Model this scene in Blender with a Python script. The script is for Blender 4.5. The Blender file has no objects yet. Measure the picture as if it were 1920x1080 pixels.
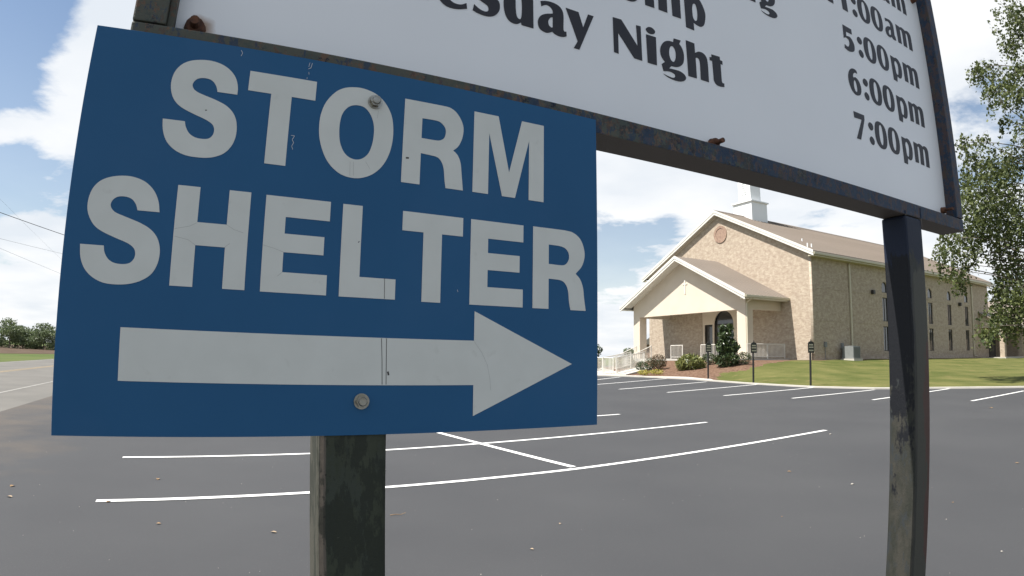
import bpy, bmesh, math, random
import numpy as np
from mathutils import Vector, Matrix
rad = math.radians
C = bpy.context.scene.collection
sc = bpy.context.scene
random.seed(7)
rng = np.random.default_rng(7)

EXPOSURE = 1.05
CLOUD_STRENGTH = 0.52
SKY_STRENGTH = 0.062
# (azimuth, elevation, angular width, amount): where the cloud cover thickens or opens
CLOUD_BLOBS = [(-50, 26, 7, -0.40), (-40, 22, 6.5, 0.22), (-45, 13.5, 2.5, -0.2), (-46, 16.5, 1.8, 0.12), (-44, 8, 4, 0.12), (10, 16, 5, 0.10), (9, 9.5, 3, -0.16), (14, 12, 2.5, -0.12), (20, 17, 7, 0.14), (38, 22, 16, 0.10)]

# ------------------------------------------------------------------ camera (wide zoom lens with barrel distortion)
cd = bpy.data.cameras.new("camera")
cam = bpy.data.objects.new("camera", cd)
C.objects.link(cam)
right = Vector((0.99991156, -0.00149041, 0.01321583))
down = Vector((0.01329961, 0.1120542, -0.99361309))
fwd = Vector((0.0, 0.99370098, 0.11206411))
cam.matrix_world = Matrix(((right.x, -down.x, -fwd.x, 0), (right.y, -down.y, -fwd.y, 0), (right.z, -down.z, -fwd.z, 1.5), (0, 0, 0, 1)))
cd.type = 'PANO'
cd.sensor_fit = 'HORIZONTAL'
cd.sensor_width = 36.0
cd.clip_start = 0.05
cd.clip_end = 6000
cy = cd if hasattr(cd, 'panorama_type') else cd.cycles
cy.panorama_type = 'FISHEYE_LENS_POLYNOMIAL'
cy.fisheye_fov = rad(170)
cy.fisheye_polynomial_k0 = 0.0
cy.fisheye_polynomial_k1 = -4.69076292e-02
cy.fisheye_polynomial_k2 = 1.11880166e-05
cy.fisheye_polynomial_k3 = 1.35899658e-05
cy.fisheye_polynomial_k4 = -1.61897763e-07
sc.camera = cam

# ------------------------------------------------------------------ light
SUN_AZ = rad(252.0)      # clockwise from +Y
SUN_EL = rad(58.0)
sl = bpy.data.lights.new("sun", 'SUN')
sl.energy = 4.2
sl.angle = rad(0.55)
sl.color = (1.0, 0.955, 0.88)
sun = bpy.data.objects.new("sun", sl)
C.objects.link(sun)
sdir = Vector((math.sin(SUN_AZ) * math.cos(SUN_EL), math.cos(SUN_AZ) * math.cos(SUN_EL), math.sin(SUN_EL)))
sun.rotation_euler = sdir.to_track_quat('Z', 'Y').to_euler()
sun.location = (0, 0, 60)

world = bpy.data.worlds.new("World")
sc.world = world
world.use_nodes = True
wt = world.node_tree
wt.nodes.clear()


def wn(t, **kw):
    n = wt.nodes.new(t)
    for k, v in kw.items():
        setattr(n, k, v)
    return n


def wm(op, a, b=None, clamp=False):
    n = wt.nodes.new('ShaderNodeMath')
    n.operation = op
    n.use_clamp = clamp
    for i, v in enumerate((a, b)):
        if v is None:
            continue
        if isinstance(v, (int, float)):
            n.inputs[i].default_value = v
        else:
            wt.links.new(v, n.inputs[i])
    return n.outputs[0]


wo = wn('ShaderNodeOutputWorld')
sky = wn('ShaderNodeTexSky')
sky.sky_type = 'NISHITA'
sky.sun_disc = False
sky.sun_elevation = SUN_EL
sky.sun_rotation = SUN_AZ
sky.air_density = 1.15
sky.dust_density = 0.6
sky.ozone_density = 1.6
bg = wn('ShaderNodeBackground')
bg.inputs[1].default_value = SKY_STRENGTH
wt.links.new(sky.outputs[0], bg.inputs[0])
tc = wn('ShaderNodeTexCoord')
sep = wn('ShaderNodeSeparateXYZ')
wt.links.new(tc.outputs['Generated'], sep.inputs[0])
zc = wm('ADD', wm('MAXIMUM', sep.outputs[2], 0.0), 0.16)
px = wm('DIVIDE', sep.outputs[0], zc)
py = wm('DIVIDE', sep.outputs[1], zc)
comb = wn('ShaderNodeCombineXYZ')
wt.links.new(px, comb.inputs[0])
wt.links.new(py, comb.inputs[1])
comb.inputs[2].default_value = 3.7
n1 = wn('ShaderNodeTexNoise')
n1.inputs['Scale'].default_value = 1.05
n1.inputs['Detail'].default_value = 9
n1.inputs['Roughness'].default_value = 0.6
n1.inputs['Distortion'].default_value = 0.25
wt.links.new(comb.outputs[0], n1.inputs['Vector'])


def blob(azd, eld, width, amp):
    a, e = rad(azd), rad(eld)
    d = wn('ShaderNodeVectorMath', operation='DOT_PRODUCT')
    wt.links.new(tc.outputs['Generated'], d.inputs[0])
    d.inputs[1].default_value = (math.sin(a) * math.cos(e), math.cos(a) * math.cos(e), math.sin(e))
    k = 1.0 / (1 - math.cos(rad(width)))
    t = wm('MULTIPLY', wm('SUBTRACT', 1.0, d.outputs['Value']), -k)
    return wm('MULTIPLY', wm('EXPONENT', t), amp)


cover = n1.outputs['Fac']
for b in CLOUD_BLOBS:
    cover = wm('ADD', cover, blob(*b))
hz = wm('MULTIPLY', wm('EXPONENT', wm('MULTIPLY', wm('MAXIMUM', sep.outputs[2], 0.0), -16.0)), 0.30)
cover = wm('ADD', cover, hz)
mr = wn('ShaderNodeMapRange')
mr.interpolation_type = 'SMOOTHSTEP'
mr.inputs['From Min'].default_value = 0.45
mr.inputs['From Max'].default_value = 0.56
wt.links.new(cover, mr.inputs['Value'])
# cloud shading: slightly grey bases
n2 = wn('ShaderNodeTexNoise')
n2.inputs['Scale'].default_value = 1.8
n2.inputs['Detail'].default_value = 6
wt.links.new(comb.outputs[0], n2.inputs['Vector'])
cr = wn('ShaderNodeValToRGB')
cr.color_ramp.elements[0].position = 0.34
cr.color_ramp.elements[0].color = (0.76, 0.81, 0.87, 1)
cr.color_ramp.elements[1].position = 0.62
cr.color_ramp.elements[1].color = (0.96, 0.97, 0.98, 1)
wt.links.new(n2.outputs['Fac'], cr.inputs[0])
bgc = wn('ShaderNodeBackground')
bgc.inputs[1].default_value = CLOUD_STRENGTH
wt.links.new(cr.outputs[0], bgc.inputs[0])
mix = wn('ShaderNodeMixShader')
thin = wm('MULTIPLY', wm('EXPONENT', wm('MULTIPLY', wm('MAXIMUM', sep.outputs[2], 0.0), -6.5)), 0.92)
mk = wm('MULTIPLY', wm('MAXIMUM', mr.outputs[0], thin), 0.97)
wt.links.new(mk, mix.inputs[0])
wt.links.new(bg.outputs[0], mix.inputs[1])
wt.links.new(bgc.outputs[0], mix.inputs[2])
wt.links.new(mix.outputs[0], wo.inputs[0])

sc.view_settings.view_transform = 'Standard'
sc.view_settings.look = 'None'
sc.view_settings.gamma = 1.0
sc.view_settings.use_curve_mapping = False
sc.view_settings.exposure = EXPOSURE
sc.render.engine = 'CYCLES'
sc.cycles.max_bounces = 6
sc.cycles.transparent_max_bounces = 6


# ------------------------------------------------------------------ materials
def mat(name, col, rough=0.7, col2=None, scale=5.0, detail=5.0, lo=0.35, hi=0.65, bump=0.0, bscale=None, metal=0.0,
        spec=0.5, coord='Object', stretch=None, col3=None, scale3=1.0, lo3=0.6, hi3=0.7, bdist=0.01, transl=0.0):
    m = bpy.data.materials.new(name)
    m.use_nodes = True
    nt = m.node_tree
    p = nt.nodes['Principled BSDF']
    p.inputs['Base Color'].default_value = (*col, 1)
    p.inputs['Roughness'].default_value = rough
    p.inputs['Metallic'].default_value = metal
    p.inputs['Specular IOR Level'].default_value = spec
    t = nt.nodes.new('ShaderNodeTexCoord')
    vec = t.outputs[coord]
    if stretch:
        mp = nt.nodes.new('ShaderNodeMapping')
        mp.inputs['Scale'].default_value = stretch
        nt.links.new(vec, mp.inputs[0])
        vec = mp.outputs[0]
    out = None
    if col2 is not None:
        n = nt.nodes.new('ShaderNodeTexNoise')
        n.inputs['Scale'].default_value = scale
        n.inputs['Detail'].default_value = detail
        nt.links.new(vec, n.inputs['Vector'])
        r = nt.nodes.new('ShaderNodeValToRGB')
        r.color_ramp.elements[0].position = lo
        r.color_ramp.elements[1].position = hi
        r.color_ramp.elements[0].color = (*col, 1)
        r.color_ramp.elements[1].color = (*col2, 1)
        nt.links.new(n.outputs['Fac'], r.inputs[0])
        out = r.outputs[0]
        if col3 is not None:
            n3 = nt.nodes.new('ShaderNodeTexNoise')
            n3.inputs['Scale'].default_value = scale3
            n3.inputs['Detail'].default_value = 6
            nt.links.new(vec, n3.inputs['Vector'])
            r3 = nt.nodes.new('ShaderNodeMapRange')
            r3.inputs['From Min'].default_value = lo3
            r3.inputs['From Max'].default_value = hi3
            nt.links.new(n3.outputs['Fac'], r3.inputs['Value'])
            mx = nt.nodes.new('ShaderNodeMix')
            mx.data_type = 'RGBA'
            nt.links.new(r3.outputs[0], mx.inputs[0])
            nt.links.new(out, mx.inputs[6])
            mx.inputs[7].default_value = (*col3, 1)
            out = mx.outputs[2]
        nt.links.new(out, p.inputs['Base Color'])
    if bump > 0:
        nb = nt.nodes.new('ShaderNodeTexNoise')
        nb.inputs['Scale'].default_value = bscale or scale * 3
        nb.inputs['Detail'].default_value = 6
        nt.links.new(vec, nb.inputs['Vector'])
        b = nt.nodes.new('ShaderNodeBump')
        b.inputs['Strength'].default_value = bump
        b.inputs['Distance'].default_value = bdist
        nt.links.new(nb.outputs['Fac'], b.inputs['Height'])
        nt.links.new(b.outputs[0], p.inputs['Normal'])
    return m


def brick_mat(name, axes, dark=1.0):
    m = bpy.data.materials.new(name)
    m.use_nodes = True
    nt = m.node_tree
    p = nt.nodes['Principled BSDF']
    p.inputs['Roughness'].default_value = 0.85
    p.inputs['Specular IOR Level'].default_value = 0.2
    t = nt.nodes.new('ShaderNodeTexCoord')
    s = nt.nodes.new('ShaderNodeSeparateXYZ')
    c = nt.nodes.new('ShaderNodeCombineXYZ')
    nt.links.new(t.outputs['Object'], s.inputs[0])
    nt.links.new(s.outputs[axes[0]], c.inputs[0])
    nt.links.new(s.outputs[axes[1]], c.inputs[1])
    bt = nt.nodes.new('ShaderNodeTexBrick')
    bt.inputs['Scale'].default_value = 1.0
    bt.inputs['Brick Width'].default_value = 0.215
    bt.inputs['Row Height'].default_value = 0.075
    bt.inputs['Mortar Size'].default_value = 0.006
    bt.inputs['Mortar Smooth'].default_value = 0.2
    bt.inputs['Bias'].default_value = 0.0
    bt.inputs['Color1'].default_value = (0.50, 0.435, 0.355, 1)
    bt.inputs['Color2'].default_value = (0.41, 0.345, 0.282, 1)
    bt.inputs['Mortar'].default_value = (0.44, 0.40, 0.33, 1)
    nt.links.new(c.outputs[0], bt.inputs['Vector'])
    n = nt.nodes.new('ShaderNodeTexNoise')
    n.inputs['Scale'].default_value = 3.4
    n.inputs['Detail'].default_value = 10
    n.inputs['Roughness'].default_value = 0.75
    nt.links.new(c.outputs[0], n.inputs['Vector'])
    r = nt.nodes.new('ShaderNodeValToRGB')
    r.color_ramp.elements[0].position = 0.38
    r.color_ramp.elements[1].position = 0.64
    r.color_ramp.elements[0].color = (0.78, 0.72, 0.69, 1)
    r.color_ramp.elements[1].color = (1.08, 1.07, 1.04, 1)
    nt.links.new(n.outputs['Fac'], r.inputs[0])
    mx = nt.nodes.new('ShaderNodeMix')
    mx.data_type = 'RGBA'
    mx.blend_type = 'MULTIPLY'
    mx.inputs[0].default_value = 1.0
    nt.links.new(bt.outputs['Color'], mx.inputs[6])
    nt.links.new(r.outputs[0], mx.inputs[7])
    nt.links.new(mx.outputs[2], p.inputs['Base Color'])
    b = nt.nodes.new('ShaderNodeBump')
    b.inputs['Strength'].default_value = 0.6
    b.inputs['Distance'].default_value = 0.01
    b.invert = True
    nt.links.new(bt.outputs['Fac'], b.inputs['Height'])
    nt.links.new(b.outputs[0], p.inputs['Normal'])
    return m


def leaf_mat(name, c1, c2, transl=0.35, rough=0.55):
    m = bpy.data.materials.new(name)
    m.use_nodes = True
    nt = m.node_tree
    p = nt.nodes['Principled BSDF']
    p.inputs['Roughness'].default_value = rough
    g = nt.nodes.new('ShaderNodeNewGeometry')
    r = nt.nodes.new('ShaderNodeValToRGB')
    r.color_ramp.elements[0].color = (*c1, 1)
    r.color_ramp.elements[1].color = (*c2, 1)
    nt.links.new(g.outputs['Random Per Island'], r.inputs[0])
    nt.links.new(r.outputs[0], p.inputs['Base Color'])
    tr = nt.nodes.new('ShaderNodeBsdfTranslucent')
    nt.links.new(r.outputs[0], tr.inputs[0])
    mx = nt.nodes.new('ShaderNodeMixShader')
    mx.inputs[0].default_value = transl
    nt.links.new(p.outputs[0], mx.inputs[1])
    nt.links.new(tr.outputs[0], mx.inputs[2])
    nt.links.new(mx.outputs[0], nt.nodes['Material Output'].inputs[0])
    return m


M = {}
M['asphalt'] = mat('fresh_asphalt', (0.0425, 0.0435, 0.047), 0.82, (0.053, 0.054, 0.057), 0.45, 15, 0.3, 0.7, bump=0.5, bscale=140, bdist=0.004,
                   col3=(0.10, 0.098, 0.092), scale3=70, lo3=0.63, hi3=0.75, spec=0.35)
M['road'] = mat('worn_road', (0.105, 0.100, 0.090), 0.9, (0.140, 0.132, 0.118), 0.6, 8, 0.3, 0.7, bump=0.4, bscale=90, bdist=0.004)
M['dirt'] = mat('dusty_asphalt', (0.055, 0.052, 0.048), 0.9, (0.10, 0.085, 0.065), 1.1, 9, 0.42, 0.7, bump=0.5, bscale=60, bdist=0.004)
M['white_paint'] = mat('white_line_paint', (0.74, 0.74, 0.72), 0.6, (0.62, 0.62, 0.6), 20, 8, 0.5, 0.75)
M['old_white_paint'] = mat('faded_line_paint', (0.27, 0.26, 0.24), 0.7, (0.20, 0.19, 0.17), 6, 8, 0.4, 0.7)
M['yellow_paint'] = mat('faded_yellow_paint', (0.30, 0.22, 0.11), 0.7, (0.20, 0.16, 0.10), 5, 8, 0.4, 0.7)
M['grass'] = mat('lawn_grass', (0.078, 0.094, 0.026), 0.95, (0.150, 0.146, 0.052), 0.55, 12, 0.35, 0.68, bump=1.0, bscale=30, bdist=0.04,
                 col3=(0.21, 0.16, 0.075), scale3=1.7, lo3=0.60, hi3=0.78, spec=0.1)
M['field'] = mat('field_grass', (0.065, 0.098, 0.028), 0.95, (0.10, 0.12, 0.042), 0.15, 10, 0.35, 0.65, bump=0.6, bscale=12, bdist=0.05, spec=0.1)
M['soil'] = mat('fallow_soil', (0.075, 0.052, 0.036), 0.95, (0.105, 0.075, 0.055), 0.4, 10, 0.35, 0.65, spec=0.1)
M['mulch'] = mat('bark_mulch', (0.10, 0.058, 0.038), 0.95, (0.21, 0.135, 0.095), 7, 10, 0.35, 0.65, bump=1.0, bscale=25, bdist=0.04, spec=0.1)
M['concrete'] = mat('pale_concrete', (0.42, 0.40, 0.36), 0.85, (0.50, 0.475, 0.43), 2, 8, 0.3, 0.7, bump=0.2, bscale=50)
M['brick_side'] = brick_mat('mottled_brick_side', (0, 2))
M['brick_front'] = brick_mat('mottled_brick_front', (1, 2))
M['stucco'] = mat('cream_stucco', (0.575, 0.50, 0.41), 0.85, (0.615, 0.54, 0.445), 1.3, 6, 0.3, 0.7, bump=0.15, bscale=80)
M['trim'] = mat('white_trim', (0.66, 0.645, 0.60), 0.5, (0.60, 0.585, 0.54), 1.5, 5, 0.4, 0.7)
M['gutter'] = mat('cream_gutter', (0.50, 0.46, 0.35), 0.45)
M['roof'] = mat('tan_metal_roof', (0.185, 0.155, 0.128), 0.6, (0.215, 0.18, 0.15), 0.5, 6, 0.3, 0.7)
M['steeple'] = mat('white_steeple', (0.78, 0.79, 0.80), 0.45)
M['glass'] = mat('dark_window_glass', (0.035, 0.04, 0.045), 0.06, spec=1.0)
M['window_frame'] = mat('bronze_window_frame', (0.05, 0.045, 0.04), 0.5)
M['dark'] = mat('dark_fixture', (0.03, 0.028, 0.026), 0.5)
M['ac'] = mat('grey_condenser', (0.20, 0.21, 0.21), 0.55, (0.17, 0.18, 0.18), 3, 5)
M['grille'] = mat('dark_grille', (0.07, 0.08, 0.08), 0.6)
M['rail'] = mat('white_rail_paint', (0.70, 0.68, 0.62), 0.5)
M['bark'] = mat('tree_bark', (0.09, 0.07, 0.055), 0.9, (0.19, 0.16, 0.13), 6, 8, 0.35, 0.65, bump=0.8, bscale=20, stretch=(1, 1, 0.25))
M['leaf'] = leaf_mat('birch_leaves', (0.040, 0.062, 0.018), (0.15, 0.175, 0.058))
M['leaf_far'] = leaf_mat('far_tree_leaves', (0.07, 0.10, 0.045), (0.17, 0.21, 0.10), 0.35)
M['leaf_dark'] = leaf_mat('evergreen_leaves', (0.018, 0.035, 0.012), (0.07, 0.10, 0.035), 0.15, 0.35)
M['leaf_lime'] = leaf_mat('spiky_leaves', (0.06, 0.09, 0.02), (0.30, 0.30, 0.10), 0.2, 0.4)
M['leaf_maroon'] = leaf_mat('bronze_leaves', (0.04, 0.035, 0.015), (0.16, 0.10, 0.05), 0.2)
M['leaf_yellow'] = leaf_mat('yellow_flowers', (0.12, 0.15, 0.03), (0.60, 0.50, 0.10), 0.2)
M['leaf_tan'] = leaf_mat('tan_grasses', (0.16, 0.13, 0.07), (0.30, 0.25, 0.14), 0.2)
M['dry_leaf'] = mat('dry_leaf', (0.22, 0.13, 0.06), 0.8, (0.30, 0.20, 0.10), 40, 4)
M['pale_leaf'] = mat('pale_dry_leaf', (0.36, 0.28, 0.19), 0.8, (0.28, 0.2, 0.13), 40, 4)
M['stone'] = mat('pebble', (0.30, 0.28, 0.25), 0.8)
M['black_wire'] = mat('wire_rubber', (0.03, 0.03, 0.035), 0.6)
M['pole_wood'] = mat('pole_wood', (0.12, 0.09, 0.065), 0.9)
M['house_wall'] = mat('far_house_wall', (0.30, 0.19, 0.14), 0.9)
M['house_roof'] = mat('far_house_roof', (0.16, 0.15, 0.13), 0.9)
M['post_black'] = mat('black_sign_post', (0.012, 0.012, 0.013), 0.5)
M['plate_dark'] = mat('dark_sign_plate', (0.02, 0.022, 0.02), 0.5)
M['plate_text'] = mat('cream_plate_lettering', (0.55, 0.52, 0.38), 0.6)
M['zinc'] = mat('galvanised_bolt', (0.42, 0.41, 0.37), 0.35, (0.30, 0.28, 0.23), 90, 4, metal=0.8)
M['rust'] = mat('rusty_bolt', (0.045, 0.02, 0.012), 0.85, (0.14, 0.055, 0.025), 70, 6, 0.35, 0.65, bump=0.6, bscale=200, bdist=0.002)
M['crease'] = mat('crease_dirt', (0.06, 0.055, 0.05), 0.9)
M['scratch'] = mat('scratch_bare', (0.55, 0.56, 0.56), 0.5)
M['panel_black'] = mat('black_vinyl_letter', (0.010, 0.009, 0.012), 0.5, (0.018, 0.015, 0.020), 6, 4)
M['vinyl'] = mat('silver_white_vinyl', (0.615, 0.62, 0.57), 0.45, (0.65, 0.655, 0.605), 14, 9, 0.35, 0.65, bump=0.05, bscale=160, bdist=0.001,
                 col3=(0.55, 0.55, 0.50), scale3=40, lo3=0.64, hi3=0.82)
M['sign_blue'] = mat('blue_sign_sheet', (0.018, 0.094, 0.208), 0.5, (0.021, 0.104, 0.228), 4, 10, 0.3, 0.7, bump=0.05, bscale=120, bdist=0.001,
                     col3=(0.03, 0.108, 0.228), scale3=3, lo3=0.5, hi3=0.75, spec=0.2)
M['steel_edge'] = mat('sheet_metal_edge', (0.4, 0.4, 0.4), 0.4, metal=0.7)


def frame_mat(name, c1, c2, c3, scale, masks=(), chip=(0.15, 0.12, 0.10), chips=0.62, stretch=(1, 1, 1)):
    """weathered paint: two tones in patches, a third in streaks, small rusty chips; masks = (axis, from, to, noise amount, colour, strength)"""
    m = bpy.data.materials.new(name)
    m.use_nodes = True
    nt = m.node_tree
    p = nt.nodes['Principled BSDF']
    p.inputs['Roughness'].default_value = 0.6
    p.inputs['Specular IOR Level'].default_value = 0.25
    t = nt.nodes.new('ShaderNodeTexCoord')

    def noise(s, d=8, ro=0.6, st=None, off=0.0):
        n = nt.nodes.new('ShaderNodeTexNoise')
        n.inputs['Scale'].default_value = s
        n.inputs['Detail'].default_value = d
        n.inputs['Roughness'].default_value = ro
        mp = nt.nodes.new('ShaderNodeMapping')
        mp.inputs['Scale'].default_value = st or (1, 1, 1)
        mp.inputs['Location'].default_value = (off, off, off)
        nt.links.new(t.outputs['Object'], mp.inputs[0])
        nt.links.new(mp.outputs[0], n.inputs['Vector'])
        return n.outputs['Fac']

    def ramp(f, a, b, ca, cb):
        r = nt.nodes.new('ShaderNodeValToRGB')
        r.color_ramp.elements[0].position = a
        r.color_ramp.elements[1].position = b
        r.color_ramp.elements[0].color = (*ca, 1)
        r.color_ramp.elements[1].color = (*cb, 1)
        nt.links.new(f, r.inputs[0])
        return r.outputs[0]

    def mixc(f, a, b):
        x = nt.nodes.new('ShaderNodeMix')
        x.data_type = 'RGBA'
        nt.links.new(f, x.inputs[0])
        nt.links.new(a, x.inputs[6])
        if isinstance(b, tuple):
            x.inputs[7].default_value = (*b, 1)
        else:
            nt.links.new(b, x.inputs[7])
        return x.outputs[2]

    def mth(op, a, b):
        x = nt.nodes.new('ShaderNodeMath')
        x.operation = op
        for k, v in enumerate((a, b)):
            if isinstance(v, (int, float)):
                x.inputs[k].default_value = v
            else:
                nt.links.new(v, x.inputs[k])
        return x.outputs[0]

    def rng01(f, a, b, hi=1.0):
        x = nt.nodes.new('ShaderNodeMapRange')
        x.inputs['From Min'].default_value = a
        x.inputs['From Max'].default_value = b
        x.inputs['To Max'].default_value = hi
        nt.links.new(f, x.inputs['Value'])
        return x.outputs[0]

    col = ramp(noise(scale, 9, 0.65, stretch), 0.42, 0.58, c1, c2)
    col = mixc(rng01(noise(scale * 1.9, 10, 0.7, stretch, 3.1), 0.52, 0.60), col, c3)
    sepx = nt.nodes.new('ShaderNodeSeparateXYZ')
    nt.links.new(t.outputs['Object'], sepx.inputs[0])
    for k, (terms, namt, colr, hi, st) in enumerate(masks):
        f = None
        for (ax, a, b) in terms:
            g_ = rng01(sepx.outputs[ax], a, b)
            f = g_ if f is None else mth('MULTIPLY', f, g_)
        nn = noise(scale * 1.5, 10, 0.72, st, 7.7 * (k + 1))
        f = mth('ADD', f, mth('MULTIPLY', mth('SUBTRACT', nn, 0.5), namt))
        f = rng01(f, 0.5, 0.62, hi)
        col = mixc(f, col, colr)
    col = mixc(rng01(noise(scale * 4.5, 10, 0.75, None, 1.3), chips, chips + 0.05, 0.85), col, chip)
    col = mixc(rng01(noise(scale * 9, 8, 0.8, None, 5.3), 0.66, 0.72, 0.7), col, (0.20, 0.19, 0.15))
    nt.links.new(col, p.inputs['Base Color'])
    b = nt.nodes.new('ShaderNodeBump')
    b.inputs['Strength'].default_value = 0.6
    b.inputs['Distance'].default_value = 0.002
    nt.links.new(noise(scale * 5, 9, .7), b.inputs['Height'])
    nt.links.new(b.outputs[0], p.inputs['Normal'])
    return m


M['frame'] = frame_mat('weathered_blue_black_frame', (0.013, 0.017, 0.028), (0.050, 0.054, 0.052), (0.045, 0.045, 0.042), 30,
                       [([(0, 1.0, 0.0)], 7.0, (0.15, 0.09, 0.055), 0.8, (1, 1, 1)), ([(0, 1.2, 0.0)], 8.0, (0.07, 0.085, 0.07), 0.8, (1, 1, 1)),
                        ([(0, -0.4, 1.6)], 6.0, (0.018, 0.042, 0.085), 0.7, (1, 1, .5)), ([(0, -0.6, 4.6)], 6.5, (0.09, 0.052, 0.036), 0.6, (1, 1, .7)), ([(2, 1.9590, 1.9572)], 0.25, (0.115, 0.10, 0.088), 0.95, (1, 1, 1))], (0.16, 0.11, 0.08), 0.62, (.7, 1, .7))
M['post_left'] = frame_mat('mildewed_green_post', (0.040, 0.047, 0.031), (0.050, 0.057, 0.038), (0.045, 0.053, 0.040), 11,
                           [([(0, -.034, -.050)], 1.6, (0.14, 0.115, 0.092), 0.9, (1, 1, .10)), ([(0, -.0500, -.0555)], 1.6, (0.055, 0.056, 0.046), 0.9, (1, 1, .1)),
                            ([(0, -0.30, 0.16)], 3.6, (0.020, 0.024, 0.018), 0.7, (1, 1, .35))], (0.012, 0.014, 0.012), 0.62, (1, 1, .3))
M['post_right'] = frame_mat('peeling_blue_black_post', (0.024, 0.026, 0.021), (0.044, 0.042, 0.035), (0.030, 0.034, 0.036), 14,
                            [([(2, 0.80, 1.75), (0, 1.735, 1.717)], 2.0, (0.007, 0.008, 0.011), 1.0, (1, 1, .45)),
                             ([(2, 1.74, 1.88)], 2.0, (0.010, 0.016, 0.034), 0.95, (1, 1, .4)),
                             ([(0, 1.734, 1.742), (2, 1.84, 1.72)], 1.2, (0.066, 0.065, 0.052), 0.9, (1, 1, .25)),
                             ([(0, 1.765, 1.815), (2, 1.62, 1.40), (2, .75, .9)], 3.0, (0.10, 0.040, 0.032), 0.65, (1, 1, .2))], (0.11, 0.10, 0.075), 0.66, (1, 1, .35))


M['brick_ring'] = mat('red_brown_brick', (0.34, 0.235, 0.175), 0.9, (0.25, 0.165, 0.125), 6, 6, 0.35, 0.65)
M['cross'] = mat('cream_cross', (0.62, 0.60, 0.53), 0.7)
M['crack'] = mat('hairline_crack', (0.34, 0.335, 0.31), 0.9)


def panel_mat():
    m = mat('white_sign_panel', (0.81, 0.815, 0.82), 0.4, (0.84, 0.845, 0.85), 3, 9, 0.3, 0.7)
    nt = m.node_tree
    p = nt.nodes['Principled BSDF']
    src = p.inputs['Base Color'].links[0].from_socket
    t = nt.nodes.new('ShaderNodeTexCoord')
    n = nt.nodes.new('ShaderNodeTexNoise')
    n.inputs['Scale'].default_value = 45
    n.inputs['Detail'].default_value = 6
    nt.links.new(t.outputs['Object'], n.inputs['Vector'])

    def spot(x, z, r, col, src, squash=1.0):
        d = nt.nodes.new('ShaderNodeVectorMath')
        d.operation = 'DISTANCE'
        sp_ = nt.nodes.new('ShaderNodeMapping')
        sp_.inputs['Location'].default_value = (-x, 0, -z * squash)
        sp_.inputs['Scale'].default_value = (1, 0, squash)
        nt.links.new(t.outputs['Object'], sp_.inputs[0])
        nt.links.new(sp_.outputs[0], d.inputs[0])
        ma = nt.nodes.new('ShaderNodeMath')
        ma.operation = 'MULTIPLY_ADD'
        nt.links.new(n.outputs['Fac'], ma.inputs[0])
        ma.inputs[1].default_value = r * 0.9
        nt.links.new(d.outputs['Value'], ma.inputs[2])
        mr = nt.nodes.new('ShaderNodeMapRange')
        mr.inputs['From Min'].default_value = r * 1.75
        mr.inputs['From Max'].default_value = r * 0.95
        mr.inputs['To Max'].default_value = 0.85
        nt.links.new(ma.outputs[0], mr.inputs['Value'])
        mx = nt.nodes.new('ShaderNodeMix')
        mx.data_type = 'RGBA'
        nt.links.new(mr.outputs[0], mx.inputs[0])
        nt.links.new(src, mx.inputs[6])
        mx.inputs[7].default_value = (*col, 1)
        return mx.outputs[2]

    for (x, z, r) in ((-.0745 + .006 - .222, 2.030, .021), (1.066 - .222, 2.014, .012), (2.320 - .222, 2.018, .014)):
        src = spot(x, z, r, (0.30, 0.16, 0.06), src)
    # grime along the lower edge
    sz = nt.nodes.new('ShaderNodeSeparateXYZ')
    nt.links.new(t.outputs['Object'], sz.inputs[0])
    n4 = nt.nodes.new('ShaderNodeTexNoise')
    n4.inputs['Scale'].default_value = 60
    n4.inputs['Detail'].default_value = 9
    n4.inputs['Roughness'].default_value = 0.8
    nt.links.new(t.outputs['Object'], n4.inputs['Vector'])
    m1 = nt.nodes.new('ShaderNodeMapRange')
    m1.inputs['From Min'].default_value = 2.03
    m1.inputs['From Max'].default_value = 2.002
    m1.inputs['To Max'].default_value = 0.28
    nt.links.new(sz.outputs[2], m1.inputs['Value'])
    m2 = nt.nodes.new('ShaderNodeMath')
    m2.operation = 'ADD'
    nt.links.new(m1.outputs[0], m2.inputs[0])
    nt.links.new(n4.outputs['Fac'], m2.inputs[1])
    m3 = nt.nodes.new('ShaderNodeMapRange')
    m3.inputs['From Min'].default_value = 0.76
    m3.inputs['From Max'].default_value = 0.88
    m3.inputs['To Max'].default_value = 0.7
    nt.links.new(m2.outputs[0], m3.inputs['Value'])
    mx = nt.nodes.new('ShaderNodeMix')
    mx.data_type = 'RGBA'
    nt.links.new(m3.outputs[0], mx.inputs[0])
    nt.links.new(src, mx.inputs[6])
    mx.inputs[7].default_value = (0.16, 0.155, 0.12, 1)
    nt.links.new(mx.outputs[2], p.inputs['Base Color'])
    return m


M['panel_white'] = panel_mat()


# ------------------------------------------------------------------ object helpers
def link(o, parent=None):
    C.objects.link(o)
    if parent is not None:
        o.parent = parent
    return o


def obj(name, bm_or_me, m, parent=None, smooth=False):
    if isinstance(bm_or_me, bmesh.types.BMesh):
        me = bpy.data.meshes.new(name)
        bm_or_me.normal_update()
        bm_or_me.to_mesh(me)
        bm_or_me.free()
    else:
        me = bm_or_me
    if m is not None:
        me.materials.clear()
        me.materials.append(m)
    if smooth:
        for p in me.polygons:
            p.use_smooth = True
    return link(bpy.data.objects.new(name, me), parent)


def tag(o, label, cat, group=None):
    o['label'] = label
    o['category'] = cat
    if group:
        o['group'] = group
    return o


def thing(name, label, cat, loc=(0, 0, 0), rz=0.0, group=None):
    o = bpy.data.objects.new(name, None)
    o.empty_display_size = 0.2
    link(o)
    o.location = loc
    o.rotation_euler = (0, 0, rz)
    return tag(o, label, cat, group)


def structure(o):
    o['kind'] = 'structure'
    return o


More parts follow.
